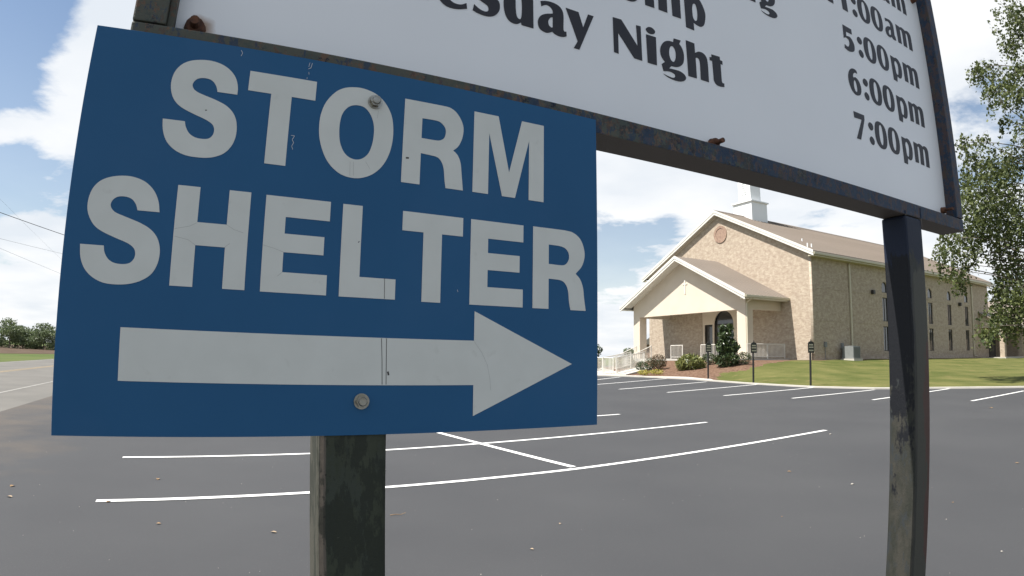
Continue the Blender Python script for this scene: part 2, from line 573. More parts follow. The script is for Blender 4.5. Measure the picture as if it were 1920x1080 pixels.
def new():
    return bmesh.new()


def bx(bm, x0, x1, y0, y1, z0, z1, bevel=0.0):
    r = bmesh.ops.create_cube(bm, size=1.0)
    vs = r['verts']
    for v in vs:
        v.co = Vector(((x0 + x1) / 2 + v.co.x * abs(x1 - x0), (y0 + y1) / 2 + v.co.y * abs(y1 - y0), (z0 + z1) / 2 + v.co.z * abs(z1 - z0)))
    if bevel > 0:
        es = list({e for v in vs for e in v.link_edges})
        bmesh.ops.bevel(bm, geom=es, offset=bevel, segments=2, affect='EDGES', profile=0.6)
    return bm


def box(name, x0, x1, y0, y1, z0, z1, m, parent=None, bevel=0.0):
    return obj(name, bx(new(), x0, x1, y0, y1, z0, z1, bevel), m, parent)


def prism(bm, pts, f, d0, d1):
    """extrude polygon pts (a,b) between d0 and d1; f(a,b,d)->xyz"""
    lo = [bm.verts.new(f(a, b, d0)) for a, b in pts]
    hi = [bm.verts.new(f(a, b, d1)) for a, b in pts]
    n = len(pts)
    bm.faces.new(lo)
    bm.faces.new(hi[::-1])
    for i in range(n):
        bm.faces.new((lo[i], hi[i], hi[(i + 1) % n], lo[(i + 1) % n]))
    bmesh.ops.recalc_face_normals(bm, faces=bm.faces)
    return bm


def tube(bm, pts, r, seg=8, r1=None, cap=True):
    rings = []
    n = len(pts)
    pts = [Vector(p) for p in pts]
    for i, p in enumerate(pts):
        d = (pts[min(i + 1, n - 1)] - pts[max(i - 1, 0)]).normalized()
        q = d.to_track_quat('Z', 'Y')
        rr = r + ((r1 if r1 is not None else r) - r) * i / max(1, n - 1)
        rings.append([bm.verts.new(p + q @ Vector((rr * math.cos(2 * math.pi * k / seg), rr * math.sin(2 * math.pi * k / seg), 0))) for k in range(seg)])
    for a, b in zip(rings, rings[1:]):
        for k in range(seg):
            bm.faces.new((a[k], a[(k + 1) % seg], b[(k + 1) % seg], b[k]))
    if cap:
        bm.faces.new(rings[0][::-1])
        bm.faces.new(rings[-1])
    return bm


def slab(contours, thick, f):
    """filled polygon(s) with holes, given thickness; f(a,b,d)->xyz"""
    cu = bpy.data.curves.new('outline', 'CURVE')
    cu.dimensions = '2D'
    cu.fill_mode = 'BOTH'
    cu.extrude = thick / 2
    for c in contours:
        s = cu.splines.new('POLY')
        s.points.add(len(c) - 1)
        for i, p in enumerate(c):
            s.points[i].co = (p[0], p[1], 0, 1)
        s.use_cyclic_u = True
    o = bpy.data.objects.new('outline', cu)
    me = bpy.data.meshes.new_from_object(o)
    bpy.data.objects.remove(o)
    bpy.data.curves.remove(cu)
    for v in me.vertices:
        v.co = f(v.co.x, v.co.y, v.co.z)
    bm = bmesh.new()
    bm.from_mesh(me)
    bpy.data.meshes.remove(me)
    bmesh.ops.remove_doubles(bm, verts=bm.verts, dist=1e-5)
    bmesh.ops.recalc_face_normals(bm, faces=bm.faces)
    return bm


def smooth_contour(c, steps=5):
    """Catmull-Rom through the points; corners (third value 1) stay sharp"""
    n = len(c)
    out = []
    for i in range(n):
        p0, p1, p2, p3 = c[i - 1], c[i], c[(i + 1) % n], c[(i + 2) % n]
        a = np.array(p1[:2])
        b = np.array(p2[:2])
        if p1[2] and p2[2]:
            out.append(tuple(a))
            continue
        t1 = (b - np.array(p0[:2])) / 2 if not p1[2] else (b - a)
        t2 = (np.array(p3[:2]) - a) / 2 if not p2[2] else (b - a)
        L = np.linalg.norm(b - a)
        for t in (t1, t2):
            k = np.linalg.norm(t)
            if k > 1.3 * L:
                t *= 1.3 * L / k
        for k in range(steps):
            t = k / steps
            out.append(tuple((2 * t**3 - 3 * t**2 + 1) * a + (t**3 - 2 * t**2 + t) * t1 + (-2 * t**3 + 3 * t**2) * b + (t**3 - t**2) * t2))
    return out


def zlot(x, y):
    w = x * 0.29237 + y * 0.95630
    t = min(1.0, max(0.0, (x + 9) / 9))
    return 0.014 * max(0.0, w - 8) * t * t * (3 - 2 * t)

UX, UY = 0.88539, 0.46484      # direction of the church's long side
BANG = rad(27.7)
CX, CY = 19.5, 37.2


def to_world(u, v, z=0.0):
    return Vector((CX + UX * u - UY * v, CY + UY * u + UX * v, z))


def ab(a, b, z=0.0):            # road-aligned ground coordinates
    return Vector((UX * a - UY * b, UY * a + UX * b, z))


def grid_mesh(name, fx, na, nb, m, parent=None, smooth=True):
    vs = [fx(i / na, j / nb) for i in range(na + 1) for j in range(nb + 1)]
    fs = [(i * (nb + 1) + j, (i + 1) * (nb + 1) + j, (i + 1) * (nb + 1) + j + 1, i * (nb + 1) + j + 1) for i in range(na) for j in range(nb)]
    me = bpy.data.meshes.new(name)
    me.from_pydata([tuple(v) for v in vs], [], fs)
    me.update()
    o = obj(name, me, m, parent, smooth)
    if me.polygons[0].normal.z < 0:
        me.flip_normals()
    return o


# ------------------------------------------------------------------ ground, road, parking lot
g = grid_mesh('ground', lambda s, t: (-3000 + 6000 * s, -2000 + 6000 * t, -0.05), 8, 8, M['field'])
structure(g)
# verge and far meadow beyond the road
o = grid_mesh('roadside_grass', lambda s, t: ab(-14.0 - 70 * s, -60 + 400 * t, 0.0), 6, 40, M['field'])
structure(o)
o = grid_mesh('ploughed_field', lambda s, t: (-53.5 - 6 * (8 * t - 2) - 90 * s, 50 + 23 * (8 * t - 2) + 30 * s, 0.02), 6, 20, M['soil'])
structure(o)
road = grid_mesh('road', lambda s, t: ab(-14.0 + 9.68 * s, -60 + 460 * t, 0.0), 4, 60, M['road'])
structure(road)


def strip(name, a, b, w, zf, m, parent, n=20, wear=0.0):
    a, b = Vector(a).to_2d(), Vector(b).to_2d()
    d = (b - a).normalized()
    nrm = Vector((-d.y, d.x))
    vs, fs = [], []
    for i in range(n + 1):
        p = a.lerp(b, i / n)
        for k in (-1, 1):
            q = p + nrm * (w / 2 * k + wear * (random.random() - 0.5))
            vs.append((q.x, q.y, zf(q.x, q.y)))
        if i:
            fs.append((2 * i - 2, 2 * i, 2 * i + 1, 2 * i - 1))
    me = bpy.data.meshes.new(name)
    me.from_pydata(vs, [], fs)
    me.update()
    if me.polygons[0].normal.z < 0:
        me.flip_normals()
    return obj(name, me, m, parent)


strip('edge_line', ab(-5.88, -60), ab(-5.88, 330), 0.11, lambda x, y: 0.004, M['old_white_paint'], road, 60)
strip('edge_line', ab(-13.5, -60), ab(-13.5, 330), 0.11, lambda x, y: 0.004, M['old_white_paint'], road, 60)
strip('centre_line', ab(-9.62, -60), ab(-9.62, 330), 0.12, lambda x, y: 0.004, M['yellow_paint'], road, 60)
strip('centre_line', ab(-9.88, -60), ab(-9.88, 330), 0.12, lambda x, y: 0.004, M['yellow_paint'], road, 60)

# asphalt with a dusty apron where it meets the road
am = M['asphalt']
nt = am.node_tree
pr = nt.nodes['Principled BSDF']
src = pr.inputs['Base Color'].links[0].from_socket
tcn = nt.nodes.new('ShaderNodeTexCoord')
dp = nt.nodes.new('ShaderNodeVectorMath')
dp.operation = 'DOT_PRODUCT'
nt.links.new(tcn.outputs['Object'], dp.inputs[0])
dp.inputs[1].default_value = (UX, UY, 0)
nz = nt.nodes.new('ShaderNodeTexNoise')
nz.inputs['Scale'].default_value = 0.55
nz.inputs['Detail'].default_value = 9
nz.inputs['Roughness'].default_value = 0.62
nt.links.new(tcn.outputs['Object'], nz.inputs['Vector'])
ma = nt.nodes.new('ShaderNodeMath')
ma.operation = 'MULTIPLY_ADD'
nt.links.new(nz.outputs['Fac'], ma.inputs[0])
ma.inputs[1].default_value = 7.0
nt.links.new(dp.outputs['Value'], ma.inputs[2])
mp_ = nt.nodes.new('ShaderNodeMapRange')
mp_.inputs['From Min'].default_value = 1.3
mp_.inputs['From Max'].default_value = -1.4
mp_.inputs['To Max'].default_value = 0.85
nt.links.new(ma.outputs[0], mp_.inputs['Value'])
mxn = nt.nodes.new('ShaderNodeMix')
mxn.data_type = 'RGBA'
nt.links.new(mp_.outputs[0], mxn.inputs[0])
nt.links.new(src, mxn.inputs[6])
mxn.inputs[7].default_value = (0.105, 0.085, 0.066, 1)
nt.links.new(mxn.outputs[2], pr.inputs['Base Color'])


def lot_pt(s, t):
    p = ab(-4.32 + 50 * s, -45 + 92 * t)
    return (p.x, p.y, zlot(p.x, p.y))


lot = grid_mesh('parking_lot', lot_pt, 40, 74, am)
structure(lot)
zp = lambda x, y: zlot(x, y) + 0.006
stripes = [((-3.93, 5.278), (6.14, 11.273), .10), ((-5.164, 7.507), (4.287, 13.079), .10), ((-6.45, 9.74), (2.681, 14.902), .10),
           ((-7.7, 11.97), (1.05, 16.95), .10), ((-8.9, 14.2), (-0.4, 19.2), .10),
           ((0.863, 8.279), (-6.2, 18.6), .11)]
far = [((4.488, 31.532), (6.222, 34.479)), ((3.89, 27.32), (8.395, 32.446)), ((4.305, 24.082), (9.504, 29.007)), ((5.76, 22.184), (10.99, 26.318)),
       ((7.281, 20.365), (12.193, 23.476)), ((9.01, 18.729), (13.706, 21.341)), ((11.024, 17.288), (16.427, 20.472)), ((13.324, 15.613), (17.669, 18.007)),
       ((15.2, 13.6), (19.9, 16.3))]
for a, b, w in stripes:
    strip('parking_line', a, b, w, zp, M['white_paint'], lot, 24, 0.006)
for a, b in far:
    strip('parking_line', a, b, 0.11, zp, M['white_paint'], lot, 12, 0.006)

# ------------------------------------------------------------------ rising lawn, mulch bed and kerb
KL = [(-19.0, 12.0, .37), (-13.39, 5.48, .389), (-12.55, 4.26, .385), (-12.0, 2.78, .375), (-11.7, -.72, .343), (-12.52, -5.16, .291), (-12.75, -8.87, .252),
      (-12.08, -11.11, .236), (-10.35, -13.32, .231), (-8.78, -15.58, .224), (-4, -22, .2), (6, -38, .1)]
BL = [(-12, 24, .45), (-7.5, 17.6, .55), (-6.9, 15.6, .62), (-6.7, 13.4, .75), (-4.6, 11.5, 1.25), (-4.55, 2.0, 1.33), (0, 0, 1.3), (8, 0, 1.3),
      (20, 0, 1.22), (38, -1, 1.1), (46, -14, 1.0), (60, -32, .8)]


def mound(s, t, lift=0.0):
    i = int(min(max(s, 0), len(KL) - 1.0001))
    f = s - i
    k = np.array(KL[i]) * (1 - f) + np.array(KL[i + 1]) * f
    b = np.array(BL[i]) * (1 - f) + np.array(BL[i + 1]) * f
    p = k * (1 - t) + b * t
    zt = t * t * (3 - 2 * t) * .5 + t * .5
    z = (k[2] + .055) * (1 - zt) + b[2] * zt
    return to_world(p[0], p[1], z + lift)


NS, NT = 220, 26
vs = []
for i in range(NS + 1):
    for j in range(NT + 1):
        s, t = 11 * i / NS, j / NT
        p = mound(s, t)
        if 0 < t < 1 and s > 3:
            p.z += 0.02 * math.sin(p.x * 1.7 + p.y) * math.sin(p.y * 1.3)
        vs.append(tuple(p))
groups = {'lawn': [], 'mulch_bed': [], 'concrete_walk': []}
for i in range(NS):
    for j in range(NT):
        s, t = 11 * (i + .5) / NS, (j + .5) / NT
        wob = 0.05 * math.sin(t * 14) + 0.03 * math.sin(t * 31)
        if s < 2.1 + 0.5 * (t > 0.3) or (s < 4.4 and t < 0.06):
            k = 'concrete_walk'
        elif s < 4.42 + 1.35 * t ** 1.3 + wob or (t > 0.965 and s < 9):
            k = 'mulch_bed'
        else:
            k = 'lawn'
        a = i * (NT + 1) + j
        groups[k].append((a, a + NT + 1, a + NT + 2, a + 1))
for k, fs in groups.items():
    used = sorted({v for f in fs for v in f})
    ix = {v: n for n, v in enumerate(used)}
    me = bpy.data.meshes.new(k)
    me.from_pydata([vs[v] for v in used], [], [tuple(ix[v] for v in f) for f in fs])
    me.update()
    o = obj(k, me, M[{'lawn': 'grass', 'mulch_bed': 'mulch', 'concrete_walk': 'concrete'}[k]], None, True)
    if me.polygons[0].normal.z < 0:
        me.flip_normals()
    structure(o)
# ground behind the bank so that the building stands on land
o = grid_mesh('meadow', lambda s, t: (lambda b: to_world(b[0] + 2 * t * (1 - s) - 60 * t * 0, b[1] + 60 * t, b[2] - 0.75 * t * b[2]))(
    np.array(BL[0]) * (1 - s) + np.array(BL[4]) * s), 8, 16, M['field'])
structure(o)

kb = new()
pts = [to_world(*KL[i]) for i in range(len(KL))]
fine = []
for i in range(len(pts) - 1):
    for k in range(6):
        fine.append(pts[i].lerp(pts[i + 1], k / 6))
fine.append(pts[-1])
prev = None
for i, p in enumerate(fine):
    d = (fine[min(i + 1, len(fine) - 1)] - fine[max(i - 1, 0)])
    d.z = 0
    d.normalize()
    nrm = Vector((d.y, -d.x, 0))
    if nrm.dot(Vector((0, -1, 0))) < 0:
        nrm = -nrm
    q0 = p + nrm * 0.12
    z0 = zlot(q0.x, q0.y)
    ring = [kb.verts.new((q0.x, q0.y, z0 - 0.03)), kb.verts.new((q0.x, q0.y, z0 + 0.06)), kb.verts.new((p.x, p.y, p.z + 0.068)), kb.verts.new((p.x, p.y, p.z - 0.03))]
    if prev:
        for k in range(3):
            kb.faces.new((prev[k], prev[k + 1], ring[k + 1], ring[k]))
    prev = ring
bmesh.ops.recalc_face_normals(kb, faces=kb.faces)
structure(obj('kerb', kb, M['concrete']))

# ------------------------------------------------------------------ the church
church = thing('church', 'tan brick church with a cream gabled portico, tall arched side windows and white steeple', 'church', (CX, CY, 0), BANG)


def P(name, bm, m, parent=church, smooth=False):
    return obj(name, bm, M[m], parent, smooth)


fy = lambda a, b, d: (a, d + 0.10, b)         # wall in the long side plane, outer face at v=0
fx_ = lambda a, b, d: (d + 0.10, a, b)        # wall in the front plane, outer face at u=0
win_u = [9.4, 13.22, 17.04, 20.82, 24.6]


def rect(a0, a1, b0, b1):
    return [(a0, b0), (a1, b0), (a1, b1), (a0, b1)]


def arch(a0, a1, b0, spring, n=14):
    r = (a1 - a0) / 2
    c = (a0 + a1) / 2
    return [(a0, b0), (a1, b0)] + [(c + r * math.cos(math.pi * k / n), spring + r * math.sin(math.pi * k / n)) for k in range(n + 1)]


holes = []
for u in win_u:
    holes += [rect(u - .42, u + .42, 1.85, 3.70), rect(u - .42, u + .42, 4.06, 5.84), arch(u - .42, u + .42, 6.20, 6.60)]
P('wall', slab([rect(0, 30, 0.4, 8.3)] + holes, 0.2, fy), 'brick_side')
fv = 8.2
front = [(0.2, 0.4), (16.4, 0.4), (16.4, 8.18), (8.2, 12.26), (0.2, 8.28)]
P('wall', slab([front, rect(6.0, 10.15, 1.42, 5.08)], 0.2, fx_), 'brick_front')
P('wall', bx(new(), 0.2, 30, 16.2, 16.4, 0.4, 8.2), 'brick_side')
P('wall', slab([front], 0.2, lambda a, b, d: (29.9 + d, a, b)), 'brick_front')
# protruding brick courses along the long side
for z in (1.72, 3.83, 5.98):
    bm = new()
    edges = [0.0] + [x for u in win_u for x in (u - .5, u + .5)] + [30.0]
    if z == 1.72:
        bx(bm, 0.003, 29.99, -0.02, 0.0, z, z + 0.07)
    else:
        bx(bm, 0.003, 29.99, -0.015, 0.0, z, z + 0.06)
    P('brick_course', bm, 'brick_side')
# windows
for u in win_u:
    for c, nm in ((rect(u - .42, u + .42, 1.85, 3.70), 0), (rect(u - .42, u + .42, 4.06, 5.84), 0), (arch(u - .42, u + .42, 6.20, 6.60), 1)):
        cx = sum(p[0] for p in c) / len(c)
        b0 = min(p[1] for p in c)
        b1 = max(p[1] for p in c)
        mid = (b0 + b1) / 2
        inner = [(u + (p[0] - u) * 0.84, mid + (p[1] - mid) * (0.93 if nm == 0 else 0.86)) for p in c]
        w = P('window', slab([c, inner], 0.05, lambda a, b, d: (a, 0.085 + d, b)), 'window_frame')
        P('pane', slab([[(u + (p[0] - u) * 0.9, mid + (p[1] - mid) * 0.96) for p in c]], 0.01, lambda a, b, d: (a, 0.100 + d, b)), 'glass', w)
        if nm == 0:
            P('glazing_bar', bx(new(), u - 0.02, u + 0.02, 0.065, 0.092, b0 + .06, b1 - .06), 'window_frame', w)

# roof: two metal slopes with standing seams
SL = 0.4977
zr = lambda v: 12.66 - SL * abs(v - 8.2)
for sgn in (-1, 1):
    ev = 8.2 + sgn * 8.62
    poly = [(8.2, zr(8.2)), (ev, zr(ev)), (ev, zr(ev) - .16), (8.2, zr(8.2) - .16)]
    slope = P('roof', prism(new(), poly, lambda a, b, d: (d, a, b), -0.35, 30.5), 'roof')
    seam_me = None
    for k in range(78):
        u = -0.30 + k * 0.395
        if u > 30.4:
            break
        if seam_me is None:
            pp = [(8.2, zr(8.2) - .005), (ev, zr(ev) - .005), (ev, zr(ev) + .035), (8.2, zr(8.2) + .035)]
            o = P('roof_seam', prism(new(), pp, lambda a, b, d: (d, a, b), -0.012, 0.012), 'roof', slope)
            seam_me = o.data
        else:
            o = link(bpy.data.objects.new('roof_seam', seam_me), slope)
        o.location.x = u
P('ridge_cap', prism(new(), [(8.2, 12.72), (8.42, 12.60), (8.42, 12.575), (8.2, 12.695), (7.98, 12.575), (7.98, 12.60)], lambda a, b, d: (d, a, b), -0.37, 30.52), 'roof')
# rake boards and soffits at the front gable
for sgn in (-1, 1):
    ev = 8.2 + sgn * 8.66
    z0, z1 = zr(8.2), zr(ev)
    P('rake_board', prism(new(), [(8.2, z0 + .03), (ev, z1 + .03), (ev, z1 - .16), (8.2, z0 - .16)], lambda a, b, d: (d, a, b), -0.40, -0.355), 'trim')
    P('rake_moulding', prism(new(), [(8.2, z0 - .163), (ev, z1 - .163), (ev, z1 - .34), (8.2, z0 - .34)], lambda a, b, d: (d, a, b), -0.375, -0.325), 'trim')
    P('soffit', prism(new(), [(8.2, z0 - .20), (ev, z1 - .20), (ev, z1 - .23), (8.2, z0 - .23)], lambda a, b, d: (d, a, b), -0.32, -0.003), 'trim')
    P('frieze_board', prism(new(), [(8.2, z0 - .235), (ev - sgn * .5, zr(ev - sgn * .5) - .235), (ev - sgn * .5, zr(ev - sgn * .5) - .42), (8.2, z0 - .42)], lambda a, b, d: (d, a, b), -0.035, -0.003), 'stucco')
# eaves box, gutter and downspouts on the long side
P('eaves_board', bx(new(), -0.30, 30.45, -0.415, -0.003, 8.02, 8.10), 'gutter')
P('gutter', bx(new(), -0.34, 30.5, -0.53, -0.42, 8.11, 8.27, 0.02), 'gutter')
P('eaves_board', bx(new(), -0.30, 30.45, 16.403, 16.8, 8.02, 8.10), 'gutter')
for u in (4.45, 25.8):
    bm = new()
    bx(bm, u - .065, u + .065, -0.125, -0.025, 1.45, 7.86, 0.01)
    d = P('downspout', bm, 'gutter')
    P('elbow', tube(new(), [(u, -0.075, 7.86), (u, -0.10, 7.95), (u, -0.38, 8.06), (u, -0.46, 8.14)], 0.055, 8), 'gutter', d)
    P('outlet', tube(new(), [(u, -0.075, 1.45), (u, -0.12, 1.38), (u, -0.35, 1.33)], 0.055, 8), 'gutter', d)
# round brick medallion in the gable
circ = lambda r, n=32: [(7.95 + r * math.cos(2 * math.pi * k / n), 10.8 + r * math.sin(2 * math.pi * k / n)) for k in range(n)]
rm = P('round_medallion', slab([circ(.66), circ(.47)], 0.05, lambda a, b, d: (d - .03, a, b)), 'brick_ring')
P('disc', slab([circ(.46)], 0.02, lambda a, b, d: (d - .015, a, b)), 'brick_ring', rm)
for u, z in ((7.5, 6.12), (22.9, 5.95)):
    w = P('wall_light', bx(new(), u - .14, u + .14, -0.24, -0.003, z - .12, z + .16, 0.02), 'dark')
    P('lens', bx(new(), u - .11, u + .11, -0.22, -0.04, z - .145, z - .123), 'glass', w)
for u, z, w_, h_ in ((1.2, 2.3, .24, .34), (3.2, 2.2, .2, .42)):
    b_ = P('utility_box', bx(new(), u - w_ / 2, u + w_ / 2, -0.13, -0.003, z - h_ / 2, z + h_ / 2, 0.01), 'ac')
    P('conduit', tube(new(), [(u, -0.05, z - h_ / 2), (u, -0.05, 1.25)], 0.02, 6), 'ac', b_)
for u, v, h_ in ((0.05, 0.25, .27), (.55, .28, .27), (1.8, 1.9, .2)):
    P('vent_pipe', tube(new(), [(u, v, zr(v) - .02), (u, v, zr(v) + h_)], 0.045, 10), 'steeple')

# entrance bay: stucco recess with arched opening and side door
P('entrance_wall', slab([rect(6.003, 10.147, 1.42, 5.077), arch(6.97, 8.93, 1.42, 4.02), rect(9.08, 9.92, 1.42, 4.0)], 0.12, lambda a, b, d: (d + .12, a, b)), 'stucco')
for (a0, a1, zt) in ((6.97, 7.94, 4.0), (7.96, 8.93, 4.0), (9.08, 9.92, 4.0)):
    d = P('door', slab([rect(a0 + .01, a1 - .01, 1.43, zt - .02), rect(a0 + .14, a1 - .14, 1.7, zt - .16)], 0.05, lambda a, b, dd: (dd + .26, a, b)), 'window_frame')
    P('pane', bx(new(), 0.262, 0.27, a0 + .1, a1 - .1, 1.6, zt - .1), 'glass', d)
    P('handle', tube(new(), [(0.2, a1 - .2, 2.3), (0.2, a1 - .2, 2.7)], 0.015, 6), 'zinc', d)
fan = [(7.95 + .97 * math.cos(math.pi * k / 14), 4.02 + .97 * math.sin(math.pi * k / 14)) for k in range(15)]
P('fanlight', slab([fan], 0.02, lambda a, b, d: (d + .27, a, b)), 'glass')
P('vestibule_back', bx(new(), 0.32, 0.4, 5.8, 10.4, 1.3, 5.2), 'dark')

# portico
SP = 0.512
PC = 8.3
zq = lambda v: 8.74 - SP * abs(v - PC)
gab = [(2.6, 4.62), (14.05, 4.62), (14.05, zq(14.05) - .21), (PC, zq(PC) - .21), (2.6, zq(2.6) - .21)]
P('portico_gable', prism(new(), gab, lambda a, b, d: (d, a, b), -3.65, -3.37), 'stucco')
for v0 in (2.6, 13.3):
    c_ = P('column', bx(new(), -3.65, -2.95, v0, v0 + .75, 1.42, 4.617, 0.012), 'stucco')
    P('plinth', bx(new(), -3.69, -2.91, v0 - .04, v0 + .79, 1.405, 1.70, 0.01), 'stucco', c_)
for v0 in (2.6, 13.77):
    P('portico_beam', bx(new(), -3.368, -0.003, v0, v0 + .28, 4.62, 5.30), 'stucco')
P('portico_ceiling', bx(new(), -3.365, -0.004, 2.89, 13.76, 5.12, 5.18), 'stucco')
P('porch_floor', bx(new(), -4.5, -0.004, 1.95, 14.4, 0.5, 1.40), 'concrete')
for sgn in (-1, 1):
    ev = PC + sgn * 6.4
    z0, z1 = zq(PC), zq(ev)
    slope = P('portico_roof', prism(new(), [(PC, z0), (ev, z1), (ev, z1 - .15), (PC, z0 - .15)], lambda a, b, d: (d, a, b), -4.50, -0.004), 'roof')
    me = None
    for k in range(11):
        if me is None:
            pp = [(PC, z0 - .005), (ev, z1 - .005), (ev, z1 + .035), (PC, z0 + .035)]
            o = P('roof_seam', prism(new(), pp, lambda a, b, d: (d, a, b), -0.012, 0.012), 'roof', slope)
            me = o.data
        else:
            o = link(bpy.data.objects.new('roof_seam', me), slope)
        o.location.x = -4.4 + k * 0.4
    P('rake_board', prism(new(), [(PC, z0 + .03), (ev + sgn * .03, z1 + .03), (ev + sgn * .03, z1 - .17), (PC, z0 - .17)], lambda a, b, d: (d, a, b), -4.55, -4.505), 'trim')
    P('rake_moulding', prism(new(), [(PC, z0 - .173), (ev, z1 - .173), (ev, z1 - .33), (PC, z0 - .33)], lambda a, b, d: (d, a, b), -4.52, -4.47), 'trim')
    P('soffit', prism(new(), [(PC, z0 - .215), (ev, z1 - .215), (ev, z1 - .245), (PC, z0 - .245)], lambda a, b, d: (d, a, b), -4.465, -3.653), 'trim')
    g0 = ev + sgn * 0.005
    P('gutter', bx(new(), -4.49, -0.006, min(g0, g0 + sgn * .11), max(g0, g0 + sgn * .11), z1 - .17, z1 - .02, 0.015), 'gutter')
    P('eaves_board', bx(new(), -4.46, -0.006, min(ev, ev - sgn * .42), max(ev, ev - sgn * .42), z1 - .24, z1 - .17), 'trim')
d = P('downspout', bx(new(), -3.65, -3.55, 2.47, 2.58, 1.55, 4.95, 0.01), 'gutter')
P('elbow', tube(new(), [(-3.6, 2.525, 4.95), (-3.6, 2.5, 5.05), (-3.7, 2.05, 5.2), (-3.75, 1.85, 5.33)], 0.05, 8), 'gutter', d)
P('outlet', tube(new(), [(-3.6, 2.525, 1.55), (-3.65, 2.5, 1.47), (-3.9, 2.4, 1.42)], 0.05, 8), 'gutter', d)
cr_ = P('cross', bx(new(), -3.69, -3.653, 8.10, 8.22, 6.05, 7.05), 'cross')
P('cross_arm', bx(new(), -3.69, -3.653, 7.94, 8.097, 6.72, 6.80), 'cross', cr_)
P('cross_arm', bx(new(), -3.69, -3.653, 8.223, 8.38, 6.72, 6.80), 'cross', cr_)
for k in range(5):
    P('step', bx(new(), -4.93 - .38 * k, -4.55 - .38 * k + (0.04 if k == 0 else -0.002), 10.9, 12.7, 0.45, 1.24 - .155 * k), 'concrete')
P('ramp', prism(new(), [(-11.9, .40), (-8.0, .40), (-8.0, .86), (-11.9, .49)], lambda a, b, d: (a, 7.4 + d + (a + 8.0) * 0.52, b), -0.7, 0.7), 'concrete')

# steeple on the ridge (its upper stages rise behind the sign)
st = P('steeple', bx(new(), 2.95, 4.85, 7.25, 9.15, 11.8, 13.72), 'steeple')
P('ledge', bx(new(), 2.83, 4.97, 7.13, 9.27, 13.723, 13.84, 0.02), 'steeple', st)
P('belfry', bx(new(), 3.28, 4.52, 7.58, 8.82, 13.843, 16.4), 'steeple', st)
for k in range(8):
    P('louvre', bx(new(), 3.24, 3.278, 7.85, 8.55, 14.5 + .18 * k, 14.6 + .18 * k), 'steeple', st)
P('ledge', bx(new(), 3.16, 4.64, 7.46, 8.94, 16.403, 16.52), 'steeple', st)
bm = new()
bmesh.ops.create_cone(bm, cap_ends=True, segments=8, radius1=.66, radius2=.03, depth=5.0, matrix=Matrix.Translation((3.9, 8.2, 19.03)))
P('spire', bm, 'steeple', st)

# side entrance porch at the far end and the wing beyond it
P('porch_roof', prism(new(), [(0.0, 5.45), (-2.45, 4.22), (-2.45, 4.10), (0.0, 5.33)], lambda a, b, d: (d, a - .004, b), 27.3, 33.4), 'roof')
P('porch_fascia', bx(new(), 27.3, 33.4, -2.53, -2.46, 3.93, 4.22), 'trim')
P('porch_gable', prism(new(), [(-0.02, 3.95), (-2.2, 3.95), (-2.2, 4.18), (-0.02, 5.26)], lambda a, b, d: (d, a, b), 27.6, 27.8), 'stucco')
P('porch_beam', bx(new(), 27.803, 33.2, -2.2, -2.0, 3.93, 4.2), 'stucco')
for u0 in (27.6, 32.7):
    P('porch_column', bx(new(), u0, u0 + .45, -2.24, -1.8, 1.0, 3.927), 'brick_front')
P('porch_slab', bx(new(), 27.4, 33.9, -2.4, -0.004, 0.9, 1.2), 'concrete')
d = P('side_door', bx(new(), 29.6, 31.4, -0.05, -0.004, 1.2, 3.5), 'window_frame')
P('pane', bx(new(), 29.75, 31.25, -0.06, -0.053, 1.4, 3.35), 'glass', d)
P('downspout', bx(new(), 32.9, 33.0, -2.36, -2.26, 1.2, 3.92), 'gutter')
P('wing_wall', bx(new(), 34.0, 46, -9, 9, 0.7, 4.3), 'brick_front')
P('wing_gable', prism(new(), [(34.0, 4.303), (46.0, 4.303), (40.0, 7.1)], lambda a, b, d: (a, d, b), -8.998, 9), 'brick_side')
for sgn in (-1, 1):
    ex = 40 + sgn * 6.5
    ze = 7.3 - 6.5 * .47
    P('wing_roof', prism(new(), [(40, 7.35), (ex, ze), (ex, ze - .15), (40, 7.2)], lambda a, b, d: (a, d, b), -9.4, 9.4), 'roof')
    P('wing_fascia', bx(new(), min(ex, ex + sgn * .06), max(ex, ex + sgn * .06), -9.4, 9.4, ze - .24, ze), 'trim')

# ------------------------------------------------------------------ things around the church
t = thing('air_conditioner', 'grey boxy air conditioning condenser on the ground against the shaded brick side wall', 'air conditioner', to_world(3.27, -.72, 1.3), BANG)
obj('housing', bx(new(), -.44, .44, -.42, .42, .06, .88, .015), M['ac'], t)
obj('pad', bx(new(), -.55, .55, -.52, .52, -.15, .057), M['concrete'], t)
gr = obj('side_grille', bx(new(), -.38, .38, -.432, -.423, .14, .80), M['grille'], t)
for k in range(9):
    obj('slat', bx(new(), -.38, .38, -.445, -.434, .17 + .07 * k, .195 + .07 * k), M['ac'], gr)
obj('fan_guard', tube(new(), [(.3 * math.cos(a * math.pi / 12), .3 * math.sin(a * math.pi / 12), .90) for a in range(25)], .015, 6), M['grille'], t)


